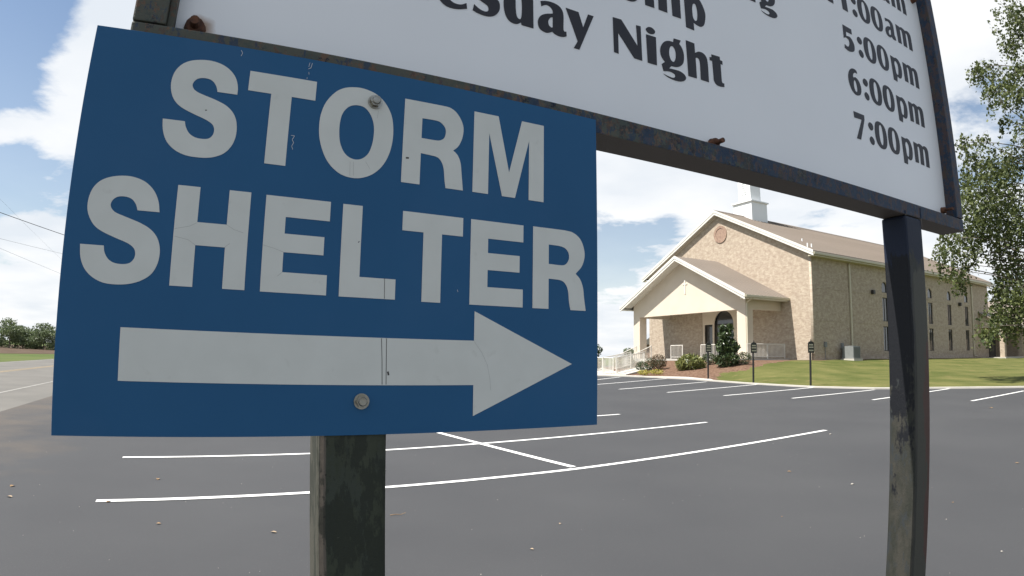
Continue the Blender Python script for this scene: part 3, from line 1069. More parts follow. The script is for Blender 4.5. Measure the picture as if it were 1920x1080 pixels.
def handrail(pts, height, label, spacing=0.125, group='white handrails round the church entrance'):
    base = Vector(pts[0])
    t = thing('handrail', label, 'handrail', base, 0, group)
    P_ = [Vector(p) - base for p in pts]
    up = Vector((0, 0, 1))
    obj('top_rail', tube(new(), [p + up * height for p in P_], .028, 6), M['rail'], t)
    obj('bottom_rail', tube(new(), [p + up * .12 for p in P_], .02, 6), M['rail'], t)
    for p in P_:
        obj('post', tube(new(), [p - up * .1, p + up * (height + .02)], .03, 6), M['rail'], t)
    bal = None
    for a, b in zip(P_, P_[1:]):
        n = max(1, int((b - a).length / spacing))
        for k in range(1, n):
            q = a.lerp(b, k / n)
            if bal is None:
                bal = bx(new(), -.01, .01, -.01, .01, .12, height)
                o = obj('baluster', bal, M['rail'], t)
                bal = o.data
            else:
                o = link(bpy.data.objects.new('baluster', bal), t)
            o.location = q
    return t


W = to_world
handrail([W(-11.6, 8.3, .47), W(-11.9, 5.9, .46)], 1.0, 'level white railing beside the walk, leftmost near the blue sign edge')
handrail([W(-11.9, 5.6, .47), W(-8.1, 7.5, .86)], 1.0, 'sloping white railing climbing the ramp left of the left portico column')
handrail([W(-11.9, 7.0, .47), W(-8.1, 8.9, .86)], 1.0, 'white railing on the far side of the ramp, left of the column')
handrail([W(-6.6, 10.95, .6), W(-4.5, 10.95, 1.4)], .95, 'slanted white railing on the right side of the entrance steps')
handrail([W(-6.6, 12.65, .6), W(-4.5, 12.65, 1.4)], .95, 'slanted white railing on the left side of the entrance steps')
handrail([W(-4.42, 8.9, 1.4), W(-4.42, 7.7, 1.4)], .95, 'short level white railing on the porch edge above the spiky bush')
handrail([W(-4.42, 5.9, 1.4), W(-4.42, 3.2, 1.4)], .95, 'white porch railing partly hidden by the tall magnolia')
handrail([W(-4.2, 2.05, 1.4), W(-2.2, 2.05, 1.4), W(-.4, 2.05, 1.4)], .95, 'shaded white railing on the right side of the portico')


# ------------------------------------------------------------------ small parking signs on posts
def parking_sign(loc, label, h=1.85):
    t = thing('parking_sign', label, 'parking sign', loc, rad(27.7) * 0.9, 'small arched parking signs at the kerb')
    obj('post', bx(new(), -.03, .03, -.02, .04, -.2, h - .42), M['post_black'], t)
    pl = [(-.19, h - .50), (.19, h - .50), (.19, h - .12)] + [(.19 * math.cos(math.pi * k / 10), h - .12 + .10 * math.sin(math.pi * k / 10)) for k in range(1, 10)] + [(-.19, h - .12)]
    pt = obj('plate', slab([pl], .02, lambda a, b, d: (a, d - .035, b)), M['plate_dark'], t)
    for r_, (w_, z_) in enumerate(((.13, h - .17), (.15, h - .27), (.15, h - .40))):
        n = (4, 7, 7)[r_]
        for k in range(n):
            x0 = -w_ + 2 * w_ * k / n + .006
            obj('letter', bx(new(), x0, x0 + 2 * w_ / n - .014, -.052, -.0465, z_ - .028, z_ + .028), M['plate_text'], pt)
    obj('finial', prism(new(), [(-.03, h - .02), (.03, h - .02), (0, h + .08)], lambda a, b, d: (a, d, b), -.045, -.025), M['plate_dark'], t)
    return t


parking_sign(mound(5.93, .015), 'black arched parking sign on post in front of the church corner, rightmost of three')
parking_sign(mound(5.07, .012), 'black arched parking sign on post where the mulch meets the lawn, middle of three')
parking_sign(mound(4.36, .075), 'black arched parking sign on post in the mulch by the magnolia, leftmost of three')

# ------------------------------------------------------------------ foliage
def leaf_mesh(name, centers, size, aspect=0.6, droop=0.0, jitter=0.3):
    c = np.asarray(centers, dtype=float)
    n = len(c)
    d = rng.normal(size=(n, 3))
    d[:, 2] -= droop
    d /= np.linalg.norm(d, axis=1)[:, None]
    r = rng.normal(size=(n, 3))
    s = np.cross(d, r)
    s /= np.linalg.norm(s, axis=1)[:, None]
    L = size * (1 + jitter * rng.normal(size=n)).clip(0.4, 1.8)
    d = d * L[:, None] / 2
    s = s * L[:, None] * aspect / 2
    v = np.empty((n, 4, 3))
    v[:, 0] = c - d
    v[:, 1] = c + s + d * 0.1
    v[:, 2] = c + d
    v[:, 3] = c - s + d * 0.1
    me = bpy.data.meshes.new(name)
    me.vertices.add(4 * n)
    me.vertices.foreach_set('co', v.reshape(-1))
    me.loops.add(4 * n)
    me.loops.foreach_set('vertex_index', np.arange(4 * n, dtype=np.int32))
    me.polygons.add(n)
    me.polygons.foreach_set('loop_start', np.arange(0, 4 * n, 4, dtype=np.int32))
    me.update(calc_edges=True)
    return me


def ball(n, c, r, shell=0.5):
    d = rng.normal(size=(n, 3))
    d /= np.linalg.norm(d, axis=1)[:, None]
    k = (shell + (1 - shell) * rng.random(n)) ** 0.6
    return np.array(c) + d * k[:, None] * np.array(r)


def sprays(c, r, n_twigs, per, length):
    """drooping twigs hanging in a cluster"""
    out = []
    starts = ball(n_twigs, c, r, 0.1)
    for s in starts:
        a = rng.uniform(0, 2 * math.pi)
        h = rng.uniform(0.15, 0.6)
        k = np.linspace(0, 1, per)
        L = length * rng.uniform(0.6, 1.3)
        x = s[0] + math.cos(a) * h * L * k
        y = s[1] + math.sin(a) * h * L * k
        z = s[2] + 0.10 * L * k - 0.9 * L * k ** 1.6
        p = np.stack([x, y, z], 1) + rng.normal(scale=0.045, size=(per, 3))
        out.append(p)
    return np.concatenate(out)




# the birch on the right: limbs end in hanging clusters
tree_base = Vector((25.2, 20.4, 0.45))
birch = thing('birch_tree', 'large birch with drooping leafy branches hanging in at the right edge beyond the sign', 'tree', tree_base)
CL = [(22.46,20.94,16.51,1.23), (22.75,21.54,15.51,0.72), (21.57,20.36,13.49,0.81), (20.89,22.28,14.29,0.45), (22.32,23.03,14.86,0.59), (22.63,22.74,14.16,0.66), (20.88,20.13,12.21,0.66), (20.38,21.09,12.62,0.47), (20.62,19.97,10.71,0.46), (21.34,21.46,11.56,0.31), (20.17,20.30,11.84,0.39), (20.05,22.75,10.84,0.45), (20.85,23.07,10.07,0.93), (20.49,21.38,9.53,0.88), (22.24,21.89,9.94,1.07), (20.31,23.24,9.09,0.78), (19.39,21.02,8.20,1.05), (21.48,21.98,8.58,1.13), (20.94,20.83,7.23,1.18), (19.97,22.60,7.69,0.90), (20.24,21.64,7.26,1.02), (20.87,23.29,6.99,0.79), (19.56,23.09,6.90,0.69), (18.39,22.59,6.41,0.53), (19.10,24.01,6.09,0.42), (20.16,24.36,6.19,0.65), (19.49,22.44,5.94,0.48), (18.72,22.65,5.03,0.44), (19.29,23.04,4.63,0.31), (22.22,23.37,6.87,0.96), (22.52,23.30,5.88,1.11), (21.82,22.28,4.77,1.07), (22.08,23.31,3.95,0.96), (22.19,22.89,3.43,0.95), (20.37,22.04,3.09,0.69), (19.32,21.45,2.61,0.40), (21.40,22.59,2.81,0.50), (19.12,24.06,5.48,0.25), (19.46,22.76,5.29,0.38), (20.65,20.92,4.14,0.88), (20.01,22.52,2.27,0.28), (20.61,22.31,4.29,0.35), (20.09,21.71,10.68,0.30)]
cl = []
for (dx, dy, dz, r) in CL:
    cl.append((np.array((dx, dy, dz)), r, 1.0))
for k in range(110):
    a = rng.uniform(-2.4, 1.9)
    rr = rng.uniform(1.5, 6.5)
    z = rng.uniform(3.5, 17.5)
    lim = 6.8 * math.sin(math.pi * min(0.97, max(0.12, (z - 1) / 18.5)))
    if rr > lim:
        rr = lim * rng.uniform(.5, 1)
    p = np.array((tree_base.x + rr * math.cos(a), tree_base.y + rr * math.sin(a), z))
    if math.degrees(math.atan2(p[0], p[1])) < 50.0:
        continue
    cl.append((p, 1.15, 0.75))
pts = []
twig = new()
for p, r, dens in cl:
    nt_ = int(72 * dens * r * r) + 5
    pts.append(sprays(p, (r, r, r * .95), nt_, 11, min(1.1, 0.55 + r * .6)))
pts = np.concatenate(pts)
obj('crown', leaf_mesh('crown', pts - np.array(tree_base), 0.14, 0.68, droop=0.6), M['leaf'], birch)
bm = new()
tp = [(0, 0, -.3), (-.05, .1, 3), (.15, .05, 6.5), (.05, .2, 10), (.2, .1, 14), (.15, .15, 17.6)]
tube(bm, tp, .30, 12, .04)
obj('trunk', bm, M['bark'], birch, True)
bm = new()
for p, r, dens in cl:
    q = Vector(p) - tree_base
    hd = math.hypot(q.x, q.y)
    h0 = max(1.6, min(16, q.z - 0.35 * hd))
    s = Vector((.08, .1, h0))
    mid = s.lerp(q, .55) + Vector((rng.normal() * .5, rng.normal() * .5, (.12 + .1 * rng.normal()) * hd))
    seg = []
    for k in range(9):
        t_ = k / 8
        seg.append((1 - t_) ** 2 * s + 2 * t_ * (1 - t_) * mid + t_ ** 2 * q)
    tube(bm, seg, .05, 5, .008, cap=False)
    for j in range(3):
        e = q + Vector(rng.normal(size=3)) * r * .6
        tube(bm, [q, (q + e) / 2 + Vector((0, 0, .1)), e, e - Vector((0, 0, .35))], .008, 3, .003, cap=False)
obj('branches', bm, M['bark'], birch)


def shrub(name, label, cat, loc, r, n, size, m, aspect=.6, lumps=None, stem=True, group=None):
    t = thing(name, label, cat, loc, 0, group)
    P_ = []
    lumps = lumps or [((0, 0, r[2]), r)]
    for c, rr in lumps:
        P_.append(ball(int(n * rr[0] * rr[2] / (lumps[0][1][0] * lumps[0][1][2])), c, rr, .35))
    p = np.concatenate(P_)
    p = p[p[:, 2] > 0.01]
    obj('foliage', leaf_mesh('foliage', p, size, aspect), M[m], t)
    if stem:
        bm = new()
        for k in range(5):
            a = k * 1.3
            tube(bm, [(0, 0, -.1), (.3 * r[0] * math.cos(a), .3 * r[0] * math.sin(a), r[2] * .8), (.6 * r[0] * math.cos(a), .6 * r[0] * math.sin(a), r[2] * 1.4)], .02, 5, .006)
        obj('stems', bm, M['bark'], t)
    return t


def mp(s, t):
    return mound(s, t)


shrub('magnolia_shrub', 'tall dark glossy magnolia in front of the entrance arch', 'shrub', mp(4.80, .62), (.62, .62, .7), 700, .22, 'leaf_dark', .45,
      [((0, 0, .4), (.80, .80, .45)), ((.25, 0, 1.15), (.55, .55, .5)), ((-.2, 0, 1.2), (.42, .42, .5)), ((-.05, 0, 1.85), (.46, .46, .28)), ((.25, .05, 2.25), (.24, .24, .22)), ((-.2, 0, 2.2), (.28, .28, .22))])
shrub('round_shrub', 'low round dark green shrub right of the magnolia by the portico column', 'shrub', mp(4.98, .70), (.5, .5, .38), 900, .07, 'leaf_dark')
shrub('round_shrub', 'low green shrub left of the magnolia base', 'shrub', mp(4.63, .70), (.5, .5, .36), 800, .08, 'leaf_dark')
shrub('round_shrub', 'small dark green shrub at the foot of the left portico column', 'shrub', mp(3.36, .42), (.42, .42, .33), 700, .07, 'leaf_dark')
shrub('round_shrub', 'dark green shrub between the small shrub and the bronze one', 'shrub', mp(3.58, .42), (.42, .42, .42), 700, .07, 'leaf_dark')
shrub('bronze_shrub', 'rounded bronze brown shrub in the mulch bed below the porch', 'shrub', mp(3.78, .44), (.55, .55, .5), 1300, .07, 'leaf_maroon')
shrub('green_shrub', 'small green tuft between the bronze shrub and the spiky plant', 'shrub', mp(3.98, .6), (.35, .35, .22), 400, .08, 'leaf_dark')
shrub('spiky_shrub', 'wide spiky yellow green shrub below the short porch railing', 'shrub', mp(4.33, .47), (.85, .75, .48), 900, .34, 'leaf_lime', .16,
      [((0, 0, .42), (.8, .7, .48)), ((-.5, 0, .3), (.4, .4, .35)), ((.55, 0, .25), (.4, .4, .3))])
shrub('flower_clump', 'yellow flowering clump at the left end of the mulch bed', 'flowers', mp(3.12, .14), (.42, .42, .16), 420, .07, 'leaf_yellow', stem=False)
shrub('flower_clump', 'yellow flowering clump in front of the bronze shrub', 'flowers', mp(3.48, .2), (.45, .45, .16), 420, .07, 'leaf_yellow', stem=False)
shrub('ornamental_grass', 'tan bushy grasses behind the leftmost white railing', 'plant', to_world(-9.6, 12.2, .5), (1.5, 1.0, .5), 1500, .22, 'leaf_tan', .2)
shrub('ornamental_grass', 'tan bushy grasses behind the sloping ramp railing', 'plant', to_world(-7.9, 9.9, .7), (.9, .8, .45), 900, .2, 'leaf_tan', .2)


def far_tree(label, loc, h, w, m='leaf_far', n=2600, size=.32, name='tree', group=None, low=.1):
    t = thing(name, label, 'tree', loc, 0, group)
    P_ = []
    for k in range(16):
        a = rng.uniform(0, 6.28)
        zz = rng.uniform(low + .12, .86)
        rad_ = w * .5 * math.sin(math.pi * min(.95, max(.15, (zz - low * .5)))) * rng.uniform(.2, .8)
        P_.append(ball(n // 16, (rad_ * math.cos(a), rad_ * math.sin(a), zz * h), (w * .26, w * .26, h * .14), .3))
    obj('crown', leaf_mesh('crown', np.concatenate(P_), size, .7), M[m], t)
    obj('trunk', tube(new(), [(0, 0, -.2), (.05, 0, h * .4), (0, .05, h * .85)], h * .025, 7, h * .008), M['bark'], t)
    return t


def azd(az, d, z=0.0):
    return (math.sin(rad(az)) * d, math.cos(rad(az)) * d, z)


gl_ = 'trees along the far edge of the field'
for az_, d_, h_, w_, lab in ((q[0], q[1] * 1.46, q[2] * 1.25, q[3] * 1.35, q[4]) for q in ((-44.9, 96, 4.6, 6.5, 'bushy green tree at the left picture edge, beyond the brown field'),
                             (-43.7, 93, 4.9, 5.0, 'tallest green tree of the far row left of the blue sign'),
                             (-42.7, 95, 3.9, 4.5, 'dark green tree right of the tallest one in the far row'),
                             (-41.9, 98, 3.4, 4.5, 'low green tree in the dip of the far row'),
                             (-41.1, 92, 4.3, 4.5, 'green tree of the far row just left of the blue sign'),
                             (-40.2, 95, 3.9, 5.0, 'green tree half hidden by the left edge of the blue sign'),
                             (-46.5, 97, 4.4, 7.0, 'green tree just outside the left picture edge'),
                             (-38.6, 97, 4.2, 6.0, 'green tree of the far row hidden behind the blue sign'),
                             (-36.5, 99, 4.4, 6.5, 'second green tree hidden behind the blue sign'))):
    far_tree(lab, azd(az_, d_, -.05), h_, w_, group=gl_, low=-.1)
far_tree('dark evergreen peeping out at the right edge of the blue sign', azd(7.6, 78, -.05), 3.9, 3.2, 'leaf_dark', 2200, .25, low=-.1)
far_tree('small tree behind the ramp railing left of the portico column', azd(11.2, 84, -.05), 3.0, 3.0, 'leaf_far', 1800, .25, low=-.1)

# ------------------------------------------------------------------ distant house seen through the portico
t = thing('house', 'distant house with dark roof seen between the left portico column and the brick wall', 'house', azd(14.6, 70, -.05), rad(-14))
obj('wall', bx(new(), -2.6, 2.6, -2.5, 2.5, 0, 3.0), M['house_wall'], t)
obj('roof', prism(new(), [(-3.0, 2.95), (3.0, 2.95), (0.0, 5.2)], lambda a, b, d: (a, d, b), -2.8, 2.8), M['house_roof'], t)
for x0 in (-1.9, .7):
    f_ = obj('window', bx(new(), x0, x0 + 1.1, -2.53, -2.503, 1.1, 2.3), M['trim'], t)
    obj('pane', bx(new(), x0 + .1, x0 + 1.0, -2.545, -2.533, 1.2, 2.2), M['glass'], f_)

# ------------------------------------------------------------------ overhead wires and their poles
def pole(loc, h, label, rz):
    t = thing('utility_pole', label, 'utility pole', loc, rz, 'utility poles of the wires on the left')
    obj('shaft', tube(new(), [(0, 0, -.3), (0, 0, h)], .16, 10, .11), M['pole_wood'], t)
    ca = obj('crossarm', bx(new(), -1.2, 1.2, -.06, .06, h - .6, h - .45), M['pole_wood'], t)
    for x in (-1.05, -.4, .4, 1.05):
        obj('insulator', tube(new(), [(x, 0, h - .45), (x, 0, h - .28)], .04, 8), M['ac'], ca)
    return t


pole(azd(-33.0, 62), 10.6, 'wooden utility pole standing behind the blue sign', .6)
pole(azd(-62.0, 34), 9.2, 'wooden utility pole outside the left picture edge', .6)


def wire(a, b, sag, r, label):
    a, b = Vector(a), Vector(b)
    pts = []
    for k in range(25):
        t_ = k / 24
        p = a.lerp(b, t_)
        p.z -= sag * 4 * t_ * (1 - t_)
        pts.append(p)
    o = obj('power_line', tube(new(), pts, r, 5), M['black_wire'])
    tag(o, label, 'power line', 'overhead wires in the left sky')
    return o


wire((-21.39, 12.86, 7.18), (-21.32, 37.46, 6.33), 0.15, 0.014, 'thickest dark overhead wire sloping down towards the blue sign')
wire((-30.69, 17.86, 7.54), (-44.95, 70.09, 10.52), 0.1, 0.008, 'thin overhead wire below the thick one, almost level')
wire((-30.37, 18.16, 8.60), (-45.44, 69.65, 6.39), 0.1, 0.008, 'lowest thin overhead wire in the left sky')
wire((-30.03, 23.91, 12.21), (-57.04, 75.30, 8.59), 0.1, 0.004, 'faint steep overhead wire crossing the others')

SIGN_LETTERS = {
'S1': [[(-0.1010,1.8450,1),(-0.0676,1.8450,1),(-0.0653,1.8364,0),(-0.0591,1.8266,0),(-0.0495,1.8211,0),(-0.0386,1.8200,0),(-0.0289,1.8219,0),(-0.0233,1.8285,0),(-0.0221,1.8374,0),(-0.0251,1.8448,0),(-0.0320,1.8498,0),(-0.0425,1.8542,0),(-0.0557,1.8586,0),(-0.0729,1.8656,0),(-0.0837,1.8729,0),(-0.0915,1.8836,0),(-0.0956,1.8969,0),(-0.0961,1.9108,0),(-0.0927,1.9255,0),(-0.0844,1.9380,0),(-0.0726,1.9461,0),(-0.0575,1.9504,0),(-0.0400,1.9517,0),(-0.0228,1.9484,0),(-0.0087,1.9404,0),(0.0012,1.9286,0),(0.0061,1.9139,0),(0.0067,1.9006,1),(-0.0243,1.9006,1),(-0.0267,1.9086,0),(-0.0317,1.9159,0),(-0.0387,1.9199,0),(-0.0489,1.9205,0),(-0.0577,1.9174,0),(-0.0627,1.9110,0),(-0.0634,1.9048,0),(-0.0599,1.8989,0),(-0.0520,1.8945,0),(-0.0397,1.8908,0),(-0.0244,1.8863,0),(-0.0089,1.8800,0),(0.0023,1.8707,0),(0.0092,1.8587,0),(0.0120,1.8442,0),(0.0114,1.8283,0),(0.0065,1.8139,0),(-0.0023,1.8021,0),(-0.0143,1.7948,0),(-0.0282,1.7908,0),(-0.0443,1.7898,0),(-0.0604,1.7910,0),(-0.0752,1.7962,0),(-0.0869,1.8048,0),(-0.0943,1.8153,0),(-0.0990,1.8290,0)]],
'T1': [[(0.0226,1.9452,1),(0.1319,1.9452,1),(0.1319,1.9112,1),(0.0931,1.9112,1),(0.0931,1.7929,1),(0.0598,1.7929,1),(0.0598,1.9112,1),(0.0226,1.9112,1)]],
'O1': [[(0.1952,1.9473,0),(0.2131,1.9479,0),(0.2338,1.9424,0),(0.2506,1.9300,0),(0.2633,1.9098,0),(0.2683,1.8870,0),(0.2684,1.8614,0),(0.2630,1.8352,0),(0.2519,1.8131,0),(0.2361,1.7975,0),(0.2170,1.7887,0),(0.1976,1.7874,0),(0.1791,1.7930,0),(0.1622,1.8071,0),(0.1514,1.8254,0),(0.1445,1.8464,0),(0.1421,1.8661,0),(0.1432,1.8888,0),(0.1499,1.9116,0),(0.1634,1.9314,0),(0.1779,1.9423,0)],[(0.2020,1.9156,0),(0.2155,1.9141,0),(0.2262,1.9043,0),(0.2327,1.8903,0),(0.2351,1.8744,0),(0.2339,1.8536,0),(0.2284,1.8345,0),(0.2192,1.8237,0),(0.2085,1.8194,0),(0.1965,1.8213,0),(0.1862,1.8293,0),(0.1787,1.8449,0),(0.1761,1.8625,0),(0.1761,1.8806,0),(0.1796,1.8973,0),(0.1891,1.9105,0)]],
'R1': [[(0.2871,1.9439,1),(0.3579,1.9439,1),(0.3716,1.9430,0),(0.3844,1.9362,0),(0.3949,1.9221,0),(0.3995,1.9068,0),(0.3973,1.8880,0),(0.3904,1.8721,0),(0.3808,1.8626,1),(0.3897,1.8551,0),(0.3956,1.8416,0),(0.3981,1.8229,0),(0.4016,1.7913,1),(0.3687,1.7913,1),(0.3665,1.8042,0),(0.3638,1.8272,0),(0.3585,1.8394,0),(0.3510,1.8454,0),(0.3390,1.8470,0),(0.3204,1.8482,1),(0.3204,1.7913,1),(0.2871,1.7913,1)],[(0.3204,1.9131,1),(0.3458,1.9134,0),(0.3556,1.9110,0),(0.3633,1.9039,0),(0.3656,1.8946,0),(0.3629,1.8832,0),(0.3546,1.8772,0),(0.3450,1.8760,0),(0.3204,1.8760,1)]],
'M1': [[(0.4202,1.9454,1),(0.4696,1.9454,1),(0.4934,1.8386,1),(0.5197,1.9454,1),(0.5678,1.9454,1),(0.5678,1.7915,1),(0.5354,1.7915,1),(0.5354,1.9085,1),(0.5064,1.7915,1),(0.4796,1.7915,1),(0.4511,1.9085,1),(0.4511,1.7915,1),(0.4202,1.7915,1)]],
'S2': [[(-0.1977,1.6427,1),(-0.1640,1.6427,1),(-0.1623,1.6334,0),(-0.1568,1.6243,0),(-0.1477,1.6187,0),(-0.1353,1.6175,0),(-0.1253,1.6199,0),(-0.1194,1.6271,0),(-0.1185,1.6361,0),(-0.1223,1.6434,0),(-0.1321,1.6495,0),(-0.1490,1.6555,0),(-0.1682,1.6631,0),(-0.1803,1.6710,0),(-0.1887,1.6830,0),(-0.1928,1.6954,0),(-0.1929,1.7104,0),(-0.1886,1.7259,0),(-0.1797,1.7376,0),(-0.1661,1.7451,0),(-0.1488,1.7489,0),(-0.1321,1.7487,0),(-0.1147,1.7432,0),(-0.1008,1.7314,0),(-0.0925,1.7157,0),(-0.0891,1.6989,1),(-0.1212,1.6989,1),(-0.1241,1.7071,0),(-0.1303,1.7146,0),(-0.1390,1.7177,0),(-0.1493,1.7173,0),(-0.1571,1.7127,0),(-0.1604,1.7053,0),(-0.1586,1.6985,0),(-0.1518,1.6927,0),(-0.1357,1.6872,0),(-0.1143,1.6799,0),(-0.0990,1.6715,0),(-0.0886,1.6595,0),(-0.0836,1.6427,0),(-0.0849,1.6233,0),(-0.0924,1.6068,0),(-0.1050,1.5964,0),(-0.1209,1.5901,0),(-0.1390,1.5875,0),(-0.1594,1.5886,0),(-0.1762,1.5958,0),(-0.1883,1.6075,0),(-0.1953,1.6236,0)]],
'H1': [[(-0.0660,1.7435,1),(-0.0328,1.7435,1),(-0.0328,1.6891,1),(0.0112,1.6891,1),(0.0112,1.7435,1),(0.0443,1.7435,1),(0.0443,1.5907,1),(0.0112,1.5907,1),(0.0112,1.6538,1),(-0.0328,1.6538,1),(-0.0328,1.5907,1),(-0.0660,1.5907,1)]],
'E1': [[(0.0678,1.7424,1),(0.1706,1.7424,1),(0.1706,1.7101,1),(0.1002,1.7101,1),(0.1002,1.6834,1),(0.1634,1.6834,1),(0.1634,1.6539,1),(0.1002,1.6539,1),(0.1002,1.6224,1),(0.1706,1.6224,1),(0.1706,1.5902,1),(0.0678,1.5902,1)]],
'L1': [[(0.1911,1.7416,1),(0.2236,1.7416,1),(0.2236,1.6236,1),(0.2847,1.6236,1),(0.2847,1.5899,1),(0.1911,1.5899,1)]],
'T2': [[(0.2933,1.7413,1),(0.4040,1.7413,1),(0.4040,1.7079,1),(0.3649,1.7079,1),(0.3649,1.5890,1),(0.3311,1.5890,1),(0.3311,1.7079,1),(0.2933,1.7079,1)]],
'E2': [[(0.4193,1.7413,1),(0.5250,1.7413,1),(0.5250,1.7093,1),(0.4533,1.7093,1),(0.4533,1.6831,1),(0.5177,1.6831,1),(0.5177,1.6524,1),(0.4533,1.6524,1),(0.4533,1.6217,1),(0.5250,1.6217,1),(0.5250,1.5889,1),(0.4193,1.5889,1)]],
'R2': [[(0.5457,1.7422,1),(0.6150,1.7422,1),(0.6346,1.7396,0),(0.6510,1.7288,0),(0.6600,1.7100,0),(0.6609,1.6918,0),(0.6542,1.6745,0),(0.6404,1.6596,1),(0.6509,1.6493,0),(0.6575,1.6332,0),(0.6598,1.6140,0),(0.6638,1.5889,1),(0.6289,1.5889,1),(0.6256,1.6040,0),(0.6233,1.6256,0),(0.6168,1.6387,0),(0.6057,1.6448,0),(0.5799,1.6459,1),(0.5799,1.5889,1),(0.5457,1.5889,1)],[(0.5799,1.7110,1),(0.6055,1.7102,0),(0.6183,1.7060,0),(0.6248,1.6969,0),(0.6248,1.6859,0),(0.6183,1.6765,0),(0.6088,1.6735,0),(0.5799,1.6739,1)]],
'arrow': [[(-0.1312,1.5261,1),(0.4297,1.5261,1),(0.4297,1.5777,1),(0.6326,1.4866,1),(0.4297,1.3954,1),(0.4297,1.4491,1),(-0.1312,1.4491,1)]],
}
